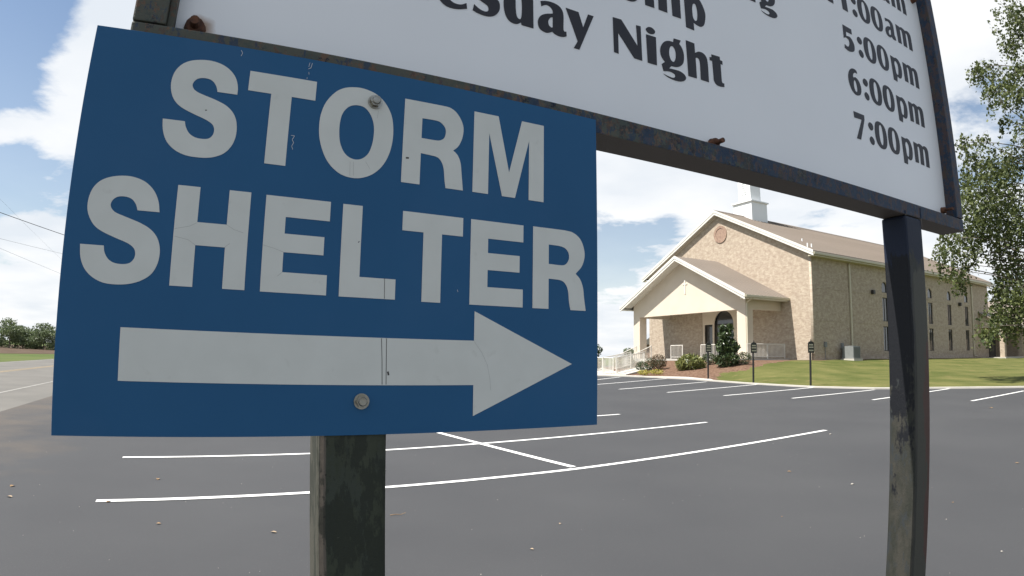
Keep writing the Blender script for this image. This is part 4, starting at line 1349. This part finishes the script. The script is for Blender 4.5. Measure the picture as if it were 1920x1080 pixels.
PANEL_GLYPHS = {
's': [[(0.4312,2.2003,1),(0.4286,2.1855,1),(0.4397,2.1819,0),(0.4527,2.1802,0),(0.4667,2.1815,0),(0.4788,2.1878,0),(0.4871,2.1997,0),(0.4892,2.2112,0),(0.4867,2.2225,0),(0.4779,2.2299,0),(0.4644,2.2338,0),(0.4530,2.2373,0),(0.4508,2.2447,0),(0.4564,2.2505,0),(0.4677,2.2530,0),(0.4803,2.2499,1),(0.4825,2.2629,1),(0.4674,2.2646,0),(0.4523,2.2610,0),(0.4375,2.2516,0),(0.4304,2.2383,0),(0.4304,2.2274,0),(0.4367,2.2183,0),(0.4481,2.2118,0),(0.4595,2.2063,0),(0.4638,2.1997,0),(0.4617,2.1926,0),(0.4543,2.1901,0),(0.4431,2.1927,0)]],
'd': [[(0.5688,2.1827,1),(0.5408,2.1826,1),(0.5392,2.1887,1),(0.5291,2.1818,0),(0.5173,2.1818,0),(0.5076,2.1878,0),(0.5006,2.2017,0),(0.4977,2.2208,0),(0.4988,2.2414,0),(0.5054,2.2599,0),(0.5160,2.2716,0),(0.5279,2.2745,0),(0.5400,2.2732,1),(0.5374,2.3298,1),(0.5662,2.3334,1)],[(0.5254,2.2375,0),(0.5267,2.2115,0),(0.5298,2.1983,0),(0.5368,2.1954,0),(0.5402,2.2054,0),(0.5408,2.2300,0),(0.5382,2.2518,0),(0.5331,2.2595,0),(0.5272,2.2524,0)]],
'e': [[(0.4163,2.1853,1),(0.4144,2.1979,1),(0.4029,2.1911,0),(0.3885,2.1904,0),(0.3775,2.1969,0),(0.3716,2.2087,1),(0.4119,2.2148,1),(0.4123,2.2288,0),(0.4043,2.2462,0),(0.3894,2.2516,0),(0.3735,2.2446,0),(0.3600,2.2267,0),(0.3541,2.2055,0),(0.3566,2.1908,0),(0.3676,2.1806,0),(0.3820,2.1774,0),(0.3980,2.1791,0)],[(0.3711,2.2183,1),(0.3724,2.2285,0),(0.3793,2.2355,0),(0.3866,2.2328,0),(0.3899,2.2210,1)]],
'a': [[(0.5860,2.2555,1),(0.5883,2.2431,1),(0.5995,2.2500,0),(0.6100,2.2484,0),(0.6163,2.2410,0),(0.6166,2.2332,1),(0.5995,2.2274,0),(0.5870,2.2195,0),(0.5805,2.2083,0),(0.5799,2.1970,0),(0.5840,2.1871,0),(0.5932,2.1823,0),(0.6034,2.1820,0),(0.6159,2.1883,1),(0.6222,2.1840,0),(0.6326,2.1819,0),(0.6432,2.1833,0),(0.6514,2.1873,1),(0.6509,2.1985,1),(0.6455,2.1975,0),(0.6435,2.2035,0),(0.6439,2.2370,0),(0.6398,2.2505,0),(0.6292,2.2587,0),(0.6122,2.2612,0),(0.5975,2.2592,0)],[(0.6166,2.2244,1),(0.6109,2.2216,0),(0.6052,2.2117,0),(0.6066,2.2018,0),(0.6128,2.1976,0),(0.6164,2.1996,1)]],
'y': [[(0.6502,2.2585,1),(0.6836,2.2580,1),(0.6954,2.2222,1),(0.7094,2.2601,1),(0.7246,2.2602,1),(0.6843,2.1639,1),(0.6697,2.1639,1),(0.6803,2.1833,1)]],
'N': [[(0.7789,2.2755,1),(0.8034,2.2767,1),(0.8491,2.2200,1),(0.8476,2.2758,1),(0.8611,2.2767,1),(0.8611,2.1851,1),(0.8373,2.1853,1),(0.7926,2.2387,1),(0.7921,2.1839,1),(0.7791,2.1847,1)]],
'i': [[(0.8770,2.2605,1),(0.9074,2.2616,1),(0.9062,2.1861,1),(0.8780,2.1852,1)],[(0.8769,2.2738,0),(0.8838,2.2820,0),(0.8950,2.2844,0),(0.9049,2.2790,0),(0.9044,2.2716,0),(0.8966,2.2667,0),(0.8842,2.2664,0)]],
'g': [[(0.9656,2.2765,1),(0.9633,2.2654,1),(0.9488,2.2646,0),(0.9339,2.2576,0),(0.9230,2.2433,0),(0.9192,2.2278,0),(0.9219,2.2142,0),(0.9303,2.2048,0),(0.9330,2.2032,1),(0.9217,2.1940,1),(0.9264,2.1765,1),(0.9456,2.1806,0),(0.9598,2.1786,0),(0.9638,2.1738,0),(0.9605,2.1686,0),(0.9532,2.1662,0),(0.9391,2.1671,0),(0.9257,2.1693,1),(0.9389,2.1642,0),(0.9558,2.1617,0),(0.9760,2.1624,0),(0.9910,2.1673,0),(0.9991,2.1762,0),(0.9953,2.1848,0),(0.9810,2.1904,0),(0.9635,2.1903,0),(0.9448,2.1887,1),(0.9525,2.1968,1),(0.9700,2.1993,0),(0.9852,2.2072,0),(0.9946,2.2208,0),(0.9968,2.2411,0),(0.9921,2.2569,0),(0.9834,2.2667,1),(0.9894,2.2780,1)],[(0.9550,2.2518,0),(0.9624,2.2528,0),(0.9689,2.2426,0),(0.9690,2.2256,0),(0.9638,2.2132,0),(0.9578,2.2102,0),(0.9509,2.2155,0),(0.9476,2.2290,0),(0.9495,2.2428,0)]],
'h': [[(1.0070,2.2847,1),(1.0363,2.2843,1),(1.0364,2.2579,1),(1.0507,2.2655,0),(1.0663,2.2649,0),(1.0765,2.2561,0),(1.0796,2.2381,0),(1.0790,2.1877,1),(1.0508,2.1874,1),(1.0515,2.2299,0),(1.0493,2.2430,0),(1.0427,2.2460,0),(1.0370,2.2436,1),(1.0367,2.1869,1),(1.0082,2.1859,1)]],
't': [[(1.0956,2.2712,1),(1.1258,2.2734,1),(1.1265,2.2641,1),(1.1350,2.2633,1),(1.1346,2.2528,1),(1.1273,2.2533,1),(1.1270,2.2113,0),(1.1282,2.2003,0),(1.1356,2.1991,1),(1.1353,2.1897,1),(1.1196,2.1868,0),(1.1053,2.1891,0),(1.0981,2.1983,0),(1.0977,2.2107,0),(1.0970,2.2533,1),(1.0880,2.2526,1),(1.0882,2.2613,1),(1.0954,2.2630,1)]],
'P': [[(1.0120,2.4313,1),(1.0403,2.4337,1),(1.0400,2.4241,1),(1.0506,2.4266,0),(1.0663,2.4242,0),(1.0776,2.4093,0),(1.0847,2.3902,0),(1.0842,2.3740,0),(1.0782,2.3534,0),(1.0676,2.3428,0),(1.0548,2.3417,0),(1.0395,2.3457,1),(1.0396,2.3229,1),(1.0119,2.3236,1)],[(1.0469,2.4050,0),(1.0515,2.4040,0),(1.0552,2.3933,0),(1.0559,2.3749,0),(1.0526,2.3574,0),(1.0449,2.3533,0),(1.0386,2.3624,0),(1.0382,2.3873,0),(1.0417,2.4005,0)]],
'7': [[(1.7461,2.2759,1),(1.8094,2.2770,1),(1.8092,2.2613,1),(1.7741,2.1851,1),(1.7500,2.1847,1),(1.7917,2.2576,1),(1.7472,2.2546,1)]],
'dots': [[(1.8304,2.2508,0),(1.8387,2.2601,0),(1.8516,2.2597,0),(1.8600,2.2520,0),(1.8585,2.2407,0),(1.8492,2.2337,0),(1.8380,2.2358,0),(1.8308,2.2425,0)],[(1.8305,2.2030,0),(1.8394,2.2110,0),(1.8500,2.2098,0),(1.8591,2.2011,0),(1.8578,2.1900,0),(1.8491,2.1833,0),(1.8378,2.1856,0),(1.8308,2.1936,0)]],
'0': [[(1.8738,2.2614,0),(1.8855,2.2746,0),(1.9064,2.2780,0),(1.9277,2.2721,0),(1.9407,2.2578,0),(1.9465,2.2320,0),(1.9434,2.2066,0),(1.9329,2.1896,0),(1.9157,2.1834,0),(1.8957,2.1852,0),(1.8799,2.1949,0),(1.8706,2.2146,0),(1.8690,2.2384,0)],[(1.9087,2.2680,0),(1.9003,2.2605,0),(1.8968,2.2376,0),(1.8976,2.2159,0),(1.9033,2.2001,0),(1.9124,2.1961,0),(1.9180,2.2059,0),(1.9214,2.2262,0),(1.9202,2.2480,0),(1.9167,2.2632,0)]],
'pp': [[(2.0521,2.2601,1),(2.0793,2.2587,1),(2.0943,2.2621,0),(2.1110,2.2569,0),(2.1228,2.2414,0),(2.1259,2.2213,0),(2.1219,2.1998,0),(2.1126,2.1863,0),(2.0989,2.1828,0),(2.0845,2.1869,1),(2.0792,2.1630,1),(2.0543,2.1643,1)],[(2.0830,2.2467,0),(2.0928,2.2450,0),(2.1004,2.2338,0),(2.0997,2.2157,0),(2.0943,2.1966,0),(2.0873,2.1926,0),(2.0795,2.1986,0),(2.0774,2.2160,0),(2.0755,2.2360,0)]],
'm': [[(2.1406,2.2610,1),(2.1667,2.2595,1),(2.1672,2.2570,1),(2.1837,2.2628,0),(2.2020,2.2603,0),(2.2095,2.2574,1),(2.2273,2.2625,0),(2.2457,2.2579,0),(2.2533,2.2434,0),(2.2525,2.1832,1),(2.2258,2.1840,1),(2.2268,2.2271,0),(2.2233,2.2463,0),(2.2127,2.2480,1),(2.2114,2.2318,0),(2.2098,2.1845,1),(2.1825,2.1843,1),(2.1846,2.2340,0),(2.1802,2.2488,0),(2.1692,2.2477,1),(2.1677,2.1855,1),(2.1419,2.1846,1)]],
'6': [[(1.7986,2.4222,1),(1.7852,2.4219,0),(1.7746,2.4149,0),(1.7699,2.4049,0),(1.7723,2.4006,1),(1.7835,2.4047,0),(1.7990,2.3998,0),(1.8097,2.3856,0),(1.8123,2.3664,0),(1.8048,2.3496,0),(1.7907,2.3420,0),(1.7717,2.3404,0),(1.7536,2.3511,0),(1.7424,2.3710,0),(1.7406,2.3949,0),(1.7494,2.4172,0),(1.7645,2.4305,0),(1.7818,2.4346,0),(1.7956,2.4313,0)],[(1.7769,2.3933,0),(1.7708,2.3841,0),(1.7691,2.3664,0),(1.7745,2.3533,0),(1.7824,2.3519,0),(1.7873,2.3594,0),(1.7872,2.3741,0),(1.7840,2.3880,0)]],
'5': [[(1.7492,2.5885,1),(1.8004,2.5872,1),(1.8004,2.5683,1),(1.7639,2.5672,1),(1.7630,2.5502,1),(1.7835,2.5532,0),(1.7989,2.5432,0),(1.8062,2.5261,0),(1.8020,2.5081,0),(1.7887,2.4991,0),(1.7657,2.4948,0),(1.7428,2.4995,1),(1.7461,2.5142,1),(1.7582,2.5100,0),(1.7700,2.5140,0),(1.7766,2.5272,0),(1.7738,2.5401,0),(1.7593,2.5434,0),(1.7457,2.5373,1)]],
'aa': [[(2.0566,2.7286,1),(2.0580,2.7152,1),(2.0770,2.7207,0),(2.0884,2.7140,0),(2.0892,2.7018,1),(2.0676,2.6970,0),(2.0504,2.6831,0),(2.0479,2.6684,0),(2.0559,2.6560,0),(2.0736,2.6531,0),(2.0886,2.6590,1),(2.1004,2.6533,0),(2.1186,2.6541,1),(2.1180,2.6672,1),(2.1124,2.6761,0),(2.1134,2.6982,0),(2.1115,2.7194,0),(2.0960,2.7309,0),(2.0746,2.7307,0)],[(2.0893,2.6895,1),(2.0774,2.6852,0),(2.0703,2.6734,0),(2.0740,2.6640,0),(2.0859,2.6682,1)]],
}

# ------------------------------------------------------------------ the frame sign (church service times)
S_ = 0.974
YAW = 0.478
sd = Vector((math.cos(YAW), math.sin(YAW), 0))
sn = Vector((-sd.y, sd.x, 0))
s0 = 0.222


def sign_loc(depth, z=0.0):
    p = sn * depth + sd * s0
    return (p.x, p.y, z)


board = thing('service_times_sign', 'white service times sign in a rusted dark steel frame on two square posts', 'sign', sign_loc(S_), YAW)
X = lambda s: s - s0
ZB, ZT = 1.957, 3.42
XL, XR = X(-.172), X(2.408)
BW = .050
for (a, b, c_, d_) in ((XL, XR, ZB, ZB + .0455), (XL, XR, ZT - BW, ZT)):
    o = obj('frame_bar', bx(new(), a, b, 0, .09, c_, d_, .003), M['frame'], board)
for (a, b) in ((XL, XL + .052), (XR - .052, XR)):
    obj('frame_bar', bx(new(), a, b, .0, .09, ZB + .048, ZT - BW - .003, .003), M['frame'], board)
# post seams continue over the frame's lower bar
PL0, PL1 = X(.166), X(.279)
PR0, PR1 = X(1.937), X(2.053)
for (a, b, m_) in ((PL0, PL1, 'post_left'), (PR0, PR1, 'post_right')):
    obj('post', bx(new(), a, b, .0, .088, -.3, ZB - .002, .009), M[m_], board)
obj('weld_seam', tube(new(), [(PR0 + .004, -.001, ZB - .004), (PR0 + .002, -.001, ZB + .012)], .002, 5), M['frame'], board)
obj('weld_seam', tube(new(), [(PR1 - .003, .0, ZB - .03), (PR1 - .003, -.001, ZB + .036)], .0022, 5), M['frame'], board)
# flat iron stop on the left inner side, then the sheet panel
obj('panel_stop', bx(new(), XL + .053, XL + .063, .012, .041, ZB + .048, ZT - BW - .003), M['frame'], board)
PY = .042
panel = obj('panel', bx(new(), XL + .0525, XR - .0525, PY, PY + .003, ZB + .046, ZT - BW), M['panel_white'], board)
back = obj('panel', bx(new(), XL + .0525, XR - .0525, PY + .006, PY + .009, ZB + .046, ZT - BW), M['panel_white'], board)


def put_glyph(contours, dx, dz, y_front, thick, m, parent, name='letter', ox=s0):
    cs = []
    for c in contours:
        sc_ = smooth_contour([(p[0] + dx - ox, p[1] + dz, p[2]) for p in c], 4)
        cs.append(sc_)
    return obj(name, slab(cs, thick, lambda a, b, d: (a, y_front + d, b)), M[m], parent)


G_ = PANEL_GLYPHS
RH = 0.1565


def gp(ch, dx=0.0, row=0):
    if ch in ('i', 'dots'):
        for k, c_ in enumerate(G_[ch]):
            put_glyph([c_], dx, RH * row, PY - .0007, .0008, 'panel_black', panel, 'letter' if (ch == 'i' and k == 0) else 'letter_dot')
        return
    put_glyph(G_[ch], dx, RH * row, PY - .0007, .0008, 'panel_black', panel)


def poly_glyph(pts_, row=0):
    put_glyph([[(x, z, 1) for x, z in c] for c in pts_], 0, RH * row, PY - .0007, .0008, 'panel_black', panel)


# row "Wednesday Night"
for ch in 'sdayNight':
    gp(ch)
gp('e')
BLN = 2.1845
gp('d', -.235)


def n_glyph(x, row):
    h = G_['h'][0]
    c = [(p[0], p[1], p[2]) for p in h]
    ztop = BLN + .072
    c[0] = (c[0][0] + .001, ztop, 1)
    c[1] = (c[1][0], ztop, 1)
    x0 = min(p[0] for p in c)
    put_glyph([[(p[0] - x0, p[1], p[2]) for p in c]], x, RH * row, PY - .0007, .0008, 'panel_black', panel)


n_glyph(.277 - .222 + .222, 0)
gp('e', -.355 + .192)
poly_glyph([[(.035, BLN + .094), (.062, BLN + .094), (.078, BLN + .035), (.092, BLN + .094), (.115, BLN + .094), (.128, BLN + .035), (.143, BLN + .094), (.160, BLN + .094),
             (.136, BLN), (.116, BLN), (.102, BLN + .058), (.086, BLN), (.066, BLN)]])
# row "... Worship"
gp('P')
gp('i', .0895, 1)
gp('h', -.1285, 1)
gp('s', .3725, 1)
ang = [2 * math.pi * k / 16 for k in range(16)]
put_glyph([[(.762 + .036 * math.cos(a), BLN + .036 + .039 * math.sin(a), 0) for a in ang], [(.762 + .014 * math.cos(a), BLN + .036 + .028 * math.sin(a), 0) for a in ang]],
          0, RH, PY - .0007, .0008, 'panel_black', panel)
poly_glyph([[(.69, BLN), (.718, BLN), (.718, BLN + .05), (.732, BLN + .057), (.74, BLN + .075), (.718, BLN + .064), (.714, BLN + .073), (.69, BLN + .073)]], 1)
dxw = .53
poly_glyph([[(.035 + dxw, BLN + .094), (.062 + dxw, BLN + .094), (.078 + dxw, BLN + .035), (.092 + dxw, BLN + .094), (.115 + dxw, BLN + .094), (.128 + dxw, BLN + .035),
             (.143 + dxw, BLN + .094), (.160 + dxw, BLN + .094), (.136 + dxw, BLN), (.116 + dxw, BLN), (.102 + dxw, BLN + .058), (.086 + dxw, BLN), (.066 + dxw, BLN)]], 1)
# row "... ing"
gp('g', .3943, 2)
n_glyph(1.2275, 2)
gp('i', .315, 2)
# times
for row, first in ((0, '7'), (1, '6'), (2, '5')):
    gp(first, 0, {'7': 0, '6': 0, '5': 0}[first])
    gp('dots', 0, row)
    gp('0', 0, row)
    gp('0', .0868, row)
    gp('pp', 0, row)
    gp('m', 0, row)
for x in (1.682, 1.767):
    poly_glyph([[(x, BLN), (x + .031, BLN), (x + .031, BLN + .094), (x + .018, BLN + .094), (x - .010, BLN + .080), (x - .010, BLN + .066), (x, BLN + .068)]], 3)
gp('dots', 0, 3)
gp('0', 0, 3)
gp('0', .0868, 3)
gp('aa', 0, 0)
gp('m', -.006, 3)
gp('aa', 0, 1)
gp('m', -.006, 4)


def rusty_bolt(s, z, r=.0135, L=.03, tilt=(0.0, 0.0)):
    p = Vector((X(s), PY, z))
    bm = new()
    q = p + Vector((tilt[0], -.012, tilt[1]))
    tube(bm, [p, p + Vector((0, -.003, 0)), q, q + Vector((0, -.004, 0))], r, 14, r * .8)
    o = obj('rusty_bolt', bm, M['rust'], board, False)
    e = q + Vector((tilt[0] * 2, -L, tilt[1] * 2))
    obj('bolt_end', tube(new(), [q, e], r * .42, 10), M['rust'], o)
    return o


rusty_bolt(-.077, 2.026, .0185, .022)
rusty_bolt(1.077, 2.021, .0145, .026)
rusty_bolt(2.320, 2.032, .0135, .034, (-.002, 0))
rusty_bolt(2.318, 2.905, .0135, .034)
rusty_bolt(-.0745, 2.905, .0165, .024)
rusty_bolt(1.066, 3.345, .014, .03)

# ------------------------------------------------------------------ the blue storm shelter sign, bolted to frame and left post
blue = thing('storm_shelter_sign', 'blue rectangular storm shelter sign with white letters and arrow pointing right', 'sign', sign_loc(.9725, 1.369), YAW)
bz = 1.369
sheet = obj('panel', bx(new(), X(-.2214), X(.6925), -.0015, .0, 0, .6155, .0004), M['sign_blue'], blue)
for k, g_ in SIGN_LETTERS.items():
    put_glyph(g_, 0, -bz, -.0019, .0006, 'vinyl', blue, 'arrow' if k == 'arrow' else 'letter')


def creases(name, segs, w, parent, m):
    bm = new()
    for a, b in segs:
        a, b = Vector((a[0] - s0, a[1] - bz)), Vector((b[0] - s0, b[1] - bz))
        d = (b - a).normalized() * w / 2
        n_ = Vector((-d.y, d.x))
        vs_ = [bm.verts.new((p.x, -.00235, p.y)) for p in (a - n_, a + n_, b + n_, b - n_)]
        bm.faces.new(vs_)
    bmesh.ops.recalc_face_normals(bm, faces=bm.faces)
    o = obj(name, bm, M[m], parent)
    if len(segs) > 2:
        o['kind'] = 'stuff'
    return o


creases('crease', [((0.2642, 1.5255), (0.2661, 1.4877)), ((0.2661, 1.4877), (0.2671, 1.4503))], .0011, blue, 'crease')
creases('crease', [((0.2726, 1.5254), (0.2738, 1.4503))], .0011, blue, 'crease')
creases('crease', [((0.2659, 1.6242), (0.2667, 1.5905))], .0009, blue, 'crease')
creases('hairline_crack', [((0.4301, 1.5248), (0.4449, 1.5054)), ((0.4449, 1.5054), (0.4559, 1.4836)), ((0.4559, 1.4836), (0.4612, 1.4595)), ((0.4612, 1.4595), (0.463, 1.4397)), ((-0.0328, 1.6883), (-0.0434, 1.6819)), ((-0.0434, 1.6819), (-0.065, 1.6762)), ((0.0114, 1.6889), (0.0228, 1.6824)), ((0.0228, 1.6824), (0.0371, 1.6787)), ((-0.0331, 1.6541), (-0.0438, 1.661)), ((-0.0438, 1.661), (-0.064, 1.6648)), ((0.1001, 1.654), (0.0856, 1.6587)), ((0.0856, 1.6587), (0.0677, 1.6628)), ((0.0109, 1.6542), (0.0179, 1.6608)), ((0.1002, 1.6224), (0.0927, 1.6153)), ((0.1976, 1.8143), (0.1987, 1.7902)), ((0.2034, 1.8151), (0.2047, 1.791)), ((0.2404, 1.9115), (0.2394, 1.8984)), ((0.2239, 1.8181), (0.2324, 1.8059))], .0004, blue, 'crack')
creases('scratches', [((0.0037, 1.9786), (0.0066, 1.9738)), ((0.0066, 1.9738), (0.0046, 1.9681)), ((0.1169, 1.9776), (0.1157, 1.9697)), ((0.121, 1.9773), (0.1194, 1.9683)), ((0.1194, 1.9683), (0.1153, 1.9657)), ((0.1148, 1.95), (0.1146, 1.9474)), ((0.0979, 1.8451), (0.1036, 1.8451)), ((0.1036, 1.8451), (0.1004, 1.838)), ((0.1004, 1.838), (0.1031, 1.8333)), ((0.1031, 1.8333), (0.1004, 1.8269)), ((0.1004, 1.8269), (0.1028, 1.8216)), ((0.1166, 1.9601), (0.1174, 1.9559)), ((0.396, 1.6135), (0.3972, 1.6097))], .0008, blue, 'scratch')
creases('stain_spots', [((-0.0382, 1.8682), (-0.038, 1.8667)), ((0.2938, 1.8353), (0.2991, 1.8359)), ((0.2762, 1.4715), (0.2777, 1.4654)), ((0.2194, 1.6814), (0.2204, 1.6806))], .003, blue, 'crease')


def hex_bolt(s, z, r=.0098):
    p = Vector((X(s), -.0022, z - bz))
    bm = new()
    tube(bm, [p, p + Vector((0, -.0018, 0))], r * 1.28, 20)
    w = obj('bolt', bm, M['zinc'], blue)
    bm = new()
    tube(bm, [p + Vector((0, -.002, 0)), p + Vector((0, -.0085, 0))], r, 6, r)
    obj('hex_head', bm, M['zinc'], w)
    bm = new()
    tube(bm, [p + Vector((0, -.0086, 0)), p + Vector((0, -.0115, 0))], r * .78, 14, r * .6)
    obj('bolt_cap', bm, M['zinc'], w)


hex_bolt(.2337, 1.927, .0100)
hex_bolt(.2335, 1.4232, .0100)

# ------------------------------------------------------------------ litter on the asphalt
leafspec = [((-1.93, 4.86), .05, 'pale_leaf', 'pale dry leaf on the asphalt left of the left sign post'),
            ((0.179, 4.701), .03, 'pale_leaf', 'small pale dry leaf right of the left sign post near the bottom edge'),
            ((0.456, 5.44), .03, 'pale_leaf', 'pale dry leaf on the asphalt under the long white line'),
            ((-5.087, 5.424), .06, 'dry_leaf', 'brown dry leaf at the far left of the asphalt'),
            ((-4.759, 5.038), .06, 'pale_leaf', 'tan dry leaf nearest the left picture edge'),
            ((-3.965, 6.442), .06, 'dry_leaf', 'tan dry leaf between the two left white lines'),
            ((-2.95, 4.797), .04, 'dry_leaf', 'small dark leaf below the nearest white line'),
            ((-3.805, 5.30), .045, 'dry_leaf', 'curled brown leaf lying on the end of the nearest white line'),
            ((12.261, 13.644), .14, 'dry_leaf', 'reddish brown leaf on the asphalt right of the right post'),
            ((3.628, 7.607), .05, 'dry_leaf', 'reddish dry leaf in the open asphalt left of the right post'),
            ((4.471, 5.511), .03, 'dry_leaf', 'small reddish leaf close to the right post'),
            ((6.844, 7.108), .05, 'dry_leaf', 'dark reddish leaf near the right picture edge'),
            ((2.543, 5.467), .02, 'dry_leaf', 'tiny reddish leaf at the lower right of the asphalt')]
for (x, y), s, m_, lab in leafspec:
    bm = new()
    n = 9
    ang0 = random.uniform(0, 6.28)
    ctr = []
    for k in range(n):
        u_ = k / (n - 1)
        w_ = .34 * s * math.sin(math.pi * min(.97, u_ * .92 + .04)) ** .8
        ctr.append([bm.verts.new((s * (u_ - .5), -w_, .004 + .004 * math.sin(u_ * 3) + .15 * w_)), bm.verts.new((s * (u_ - .5), 0, .003 + .004 * math.sin(u_ * 3))), bm.verts.new((s * (u_ - .5), w_, .004 + .005 * math.sin(u_ * 3) + .2 * w_))])
    for a, b in zip(ctr, ctr[1:]):
        bm.faces.new((a[0], b[0], b[1], a[1]))
        bm.faces.new((a[1], b[1], b[2], a[2]))
    o = obj('fallen_leaf', bm, M[m_])
    o.location = (x, y, zlot(x, y) + .002)
    o.rotation_euler = (0, 0, ang0)
    tag(o, lab, 'leaf', 'dry leaves scattered on the asphalt')
bm = new()
tube(bm, [(-.07, 0, .008), (-.02, .006, .012), (.03, 0, .010), (.08, .02, .02)], .004, 5, .002)
o = obj('twig', bm, M['dry_leaf'])
o.location = (-1.03, 5.62, 0.0)
o.rotation_euler = (0, 0, .35)
tag(o, 'thin reddish twig on the asphalt touching the right side of the left post', 'twig')
for (x, y), s, lab in (((3.992, 6.674), .035, 'pale pebble on the asphalt left of the right post'), ((4.9, 4.9), .02, 'tiny pale pebble right of the right post'),
                       ((3.709, 3.981), .018, 'tiny pale pebble near the bottom right corner'), ((5.924, 10.693), .04, 'tiny pale stone beside the end of the longest white line'),
                       ((-1.6, 7.805), .03, 'small pale pebble between the middle white lines')):
    bm = new()
    bmesh.ops.create_icosphere(bm, subdivisions=2, radius=s / 2)
    for v in bm.verts:
        v.co *= 1 + .2 * math.sin(v.co.x * 300 + v.co.y * 170)
        v.co.z *= .6
    o = obj('pebble', bm, M['stone'], None, True)
    o.location = (x, y, zlot(x, y) + s * .25)
    tag(o, lab, 'pebble', 'pebbles on the asphalt')

# fine pale grit on the paving
bm = new()
for k in range(320):
    a_, b_ = random.uniform(-3.5, 9), random.uniform(-3, 14)
    q = ab(a_, b_)
    s = random.choice((.003, .004, .004, .006))
    z = zlot(q.x, q.y) + s * .4
    r_ = bmesh.ops.create_cone(bm, cap_ends=True, segments=5, radius1=s, radius2=s * .5, depth=s, matrix=Matrix.Translation((q.x, q.y, z)) @ Matrix.Rotation(random.uniform(0, 3), 4, 'Z'))
o = obj('grit', bm, M['stone'])
o['kind'] = 'stuff'
tag(o, 'fine pale grit scattered over the asphalt in the foreground', 'grit')
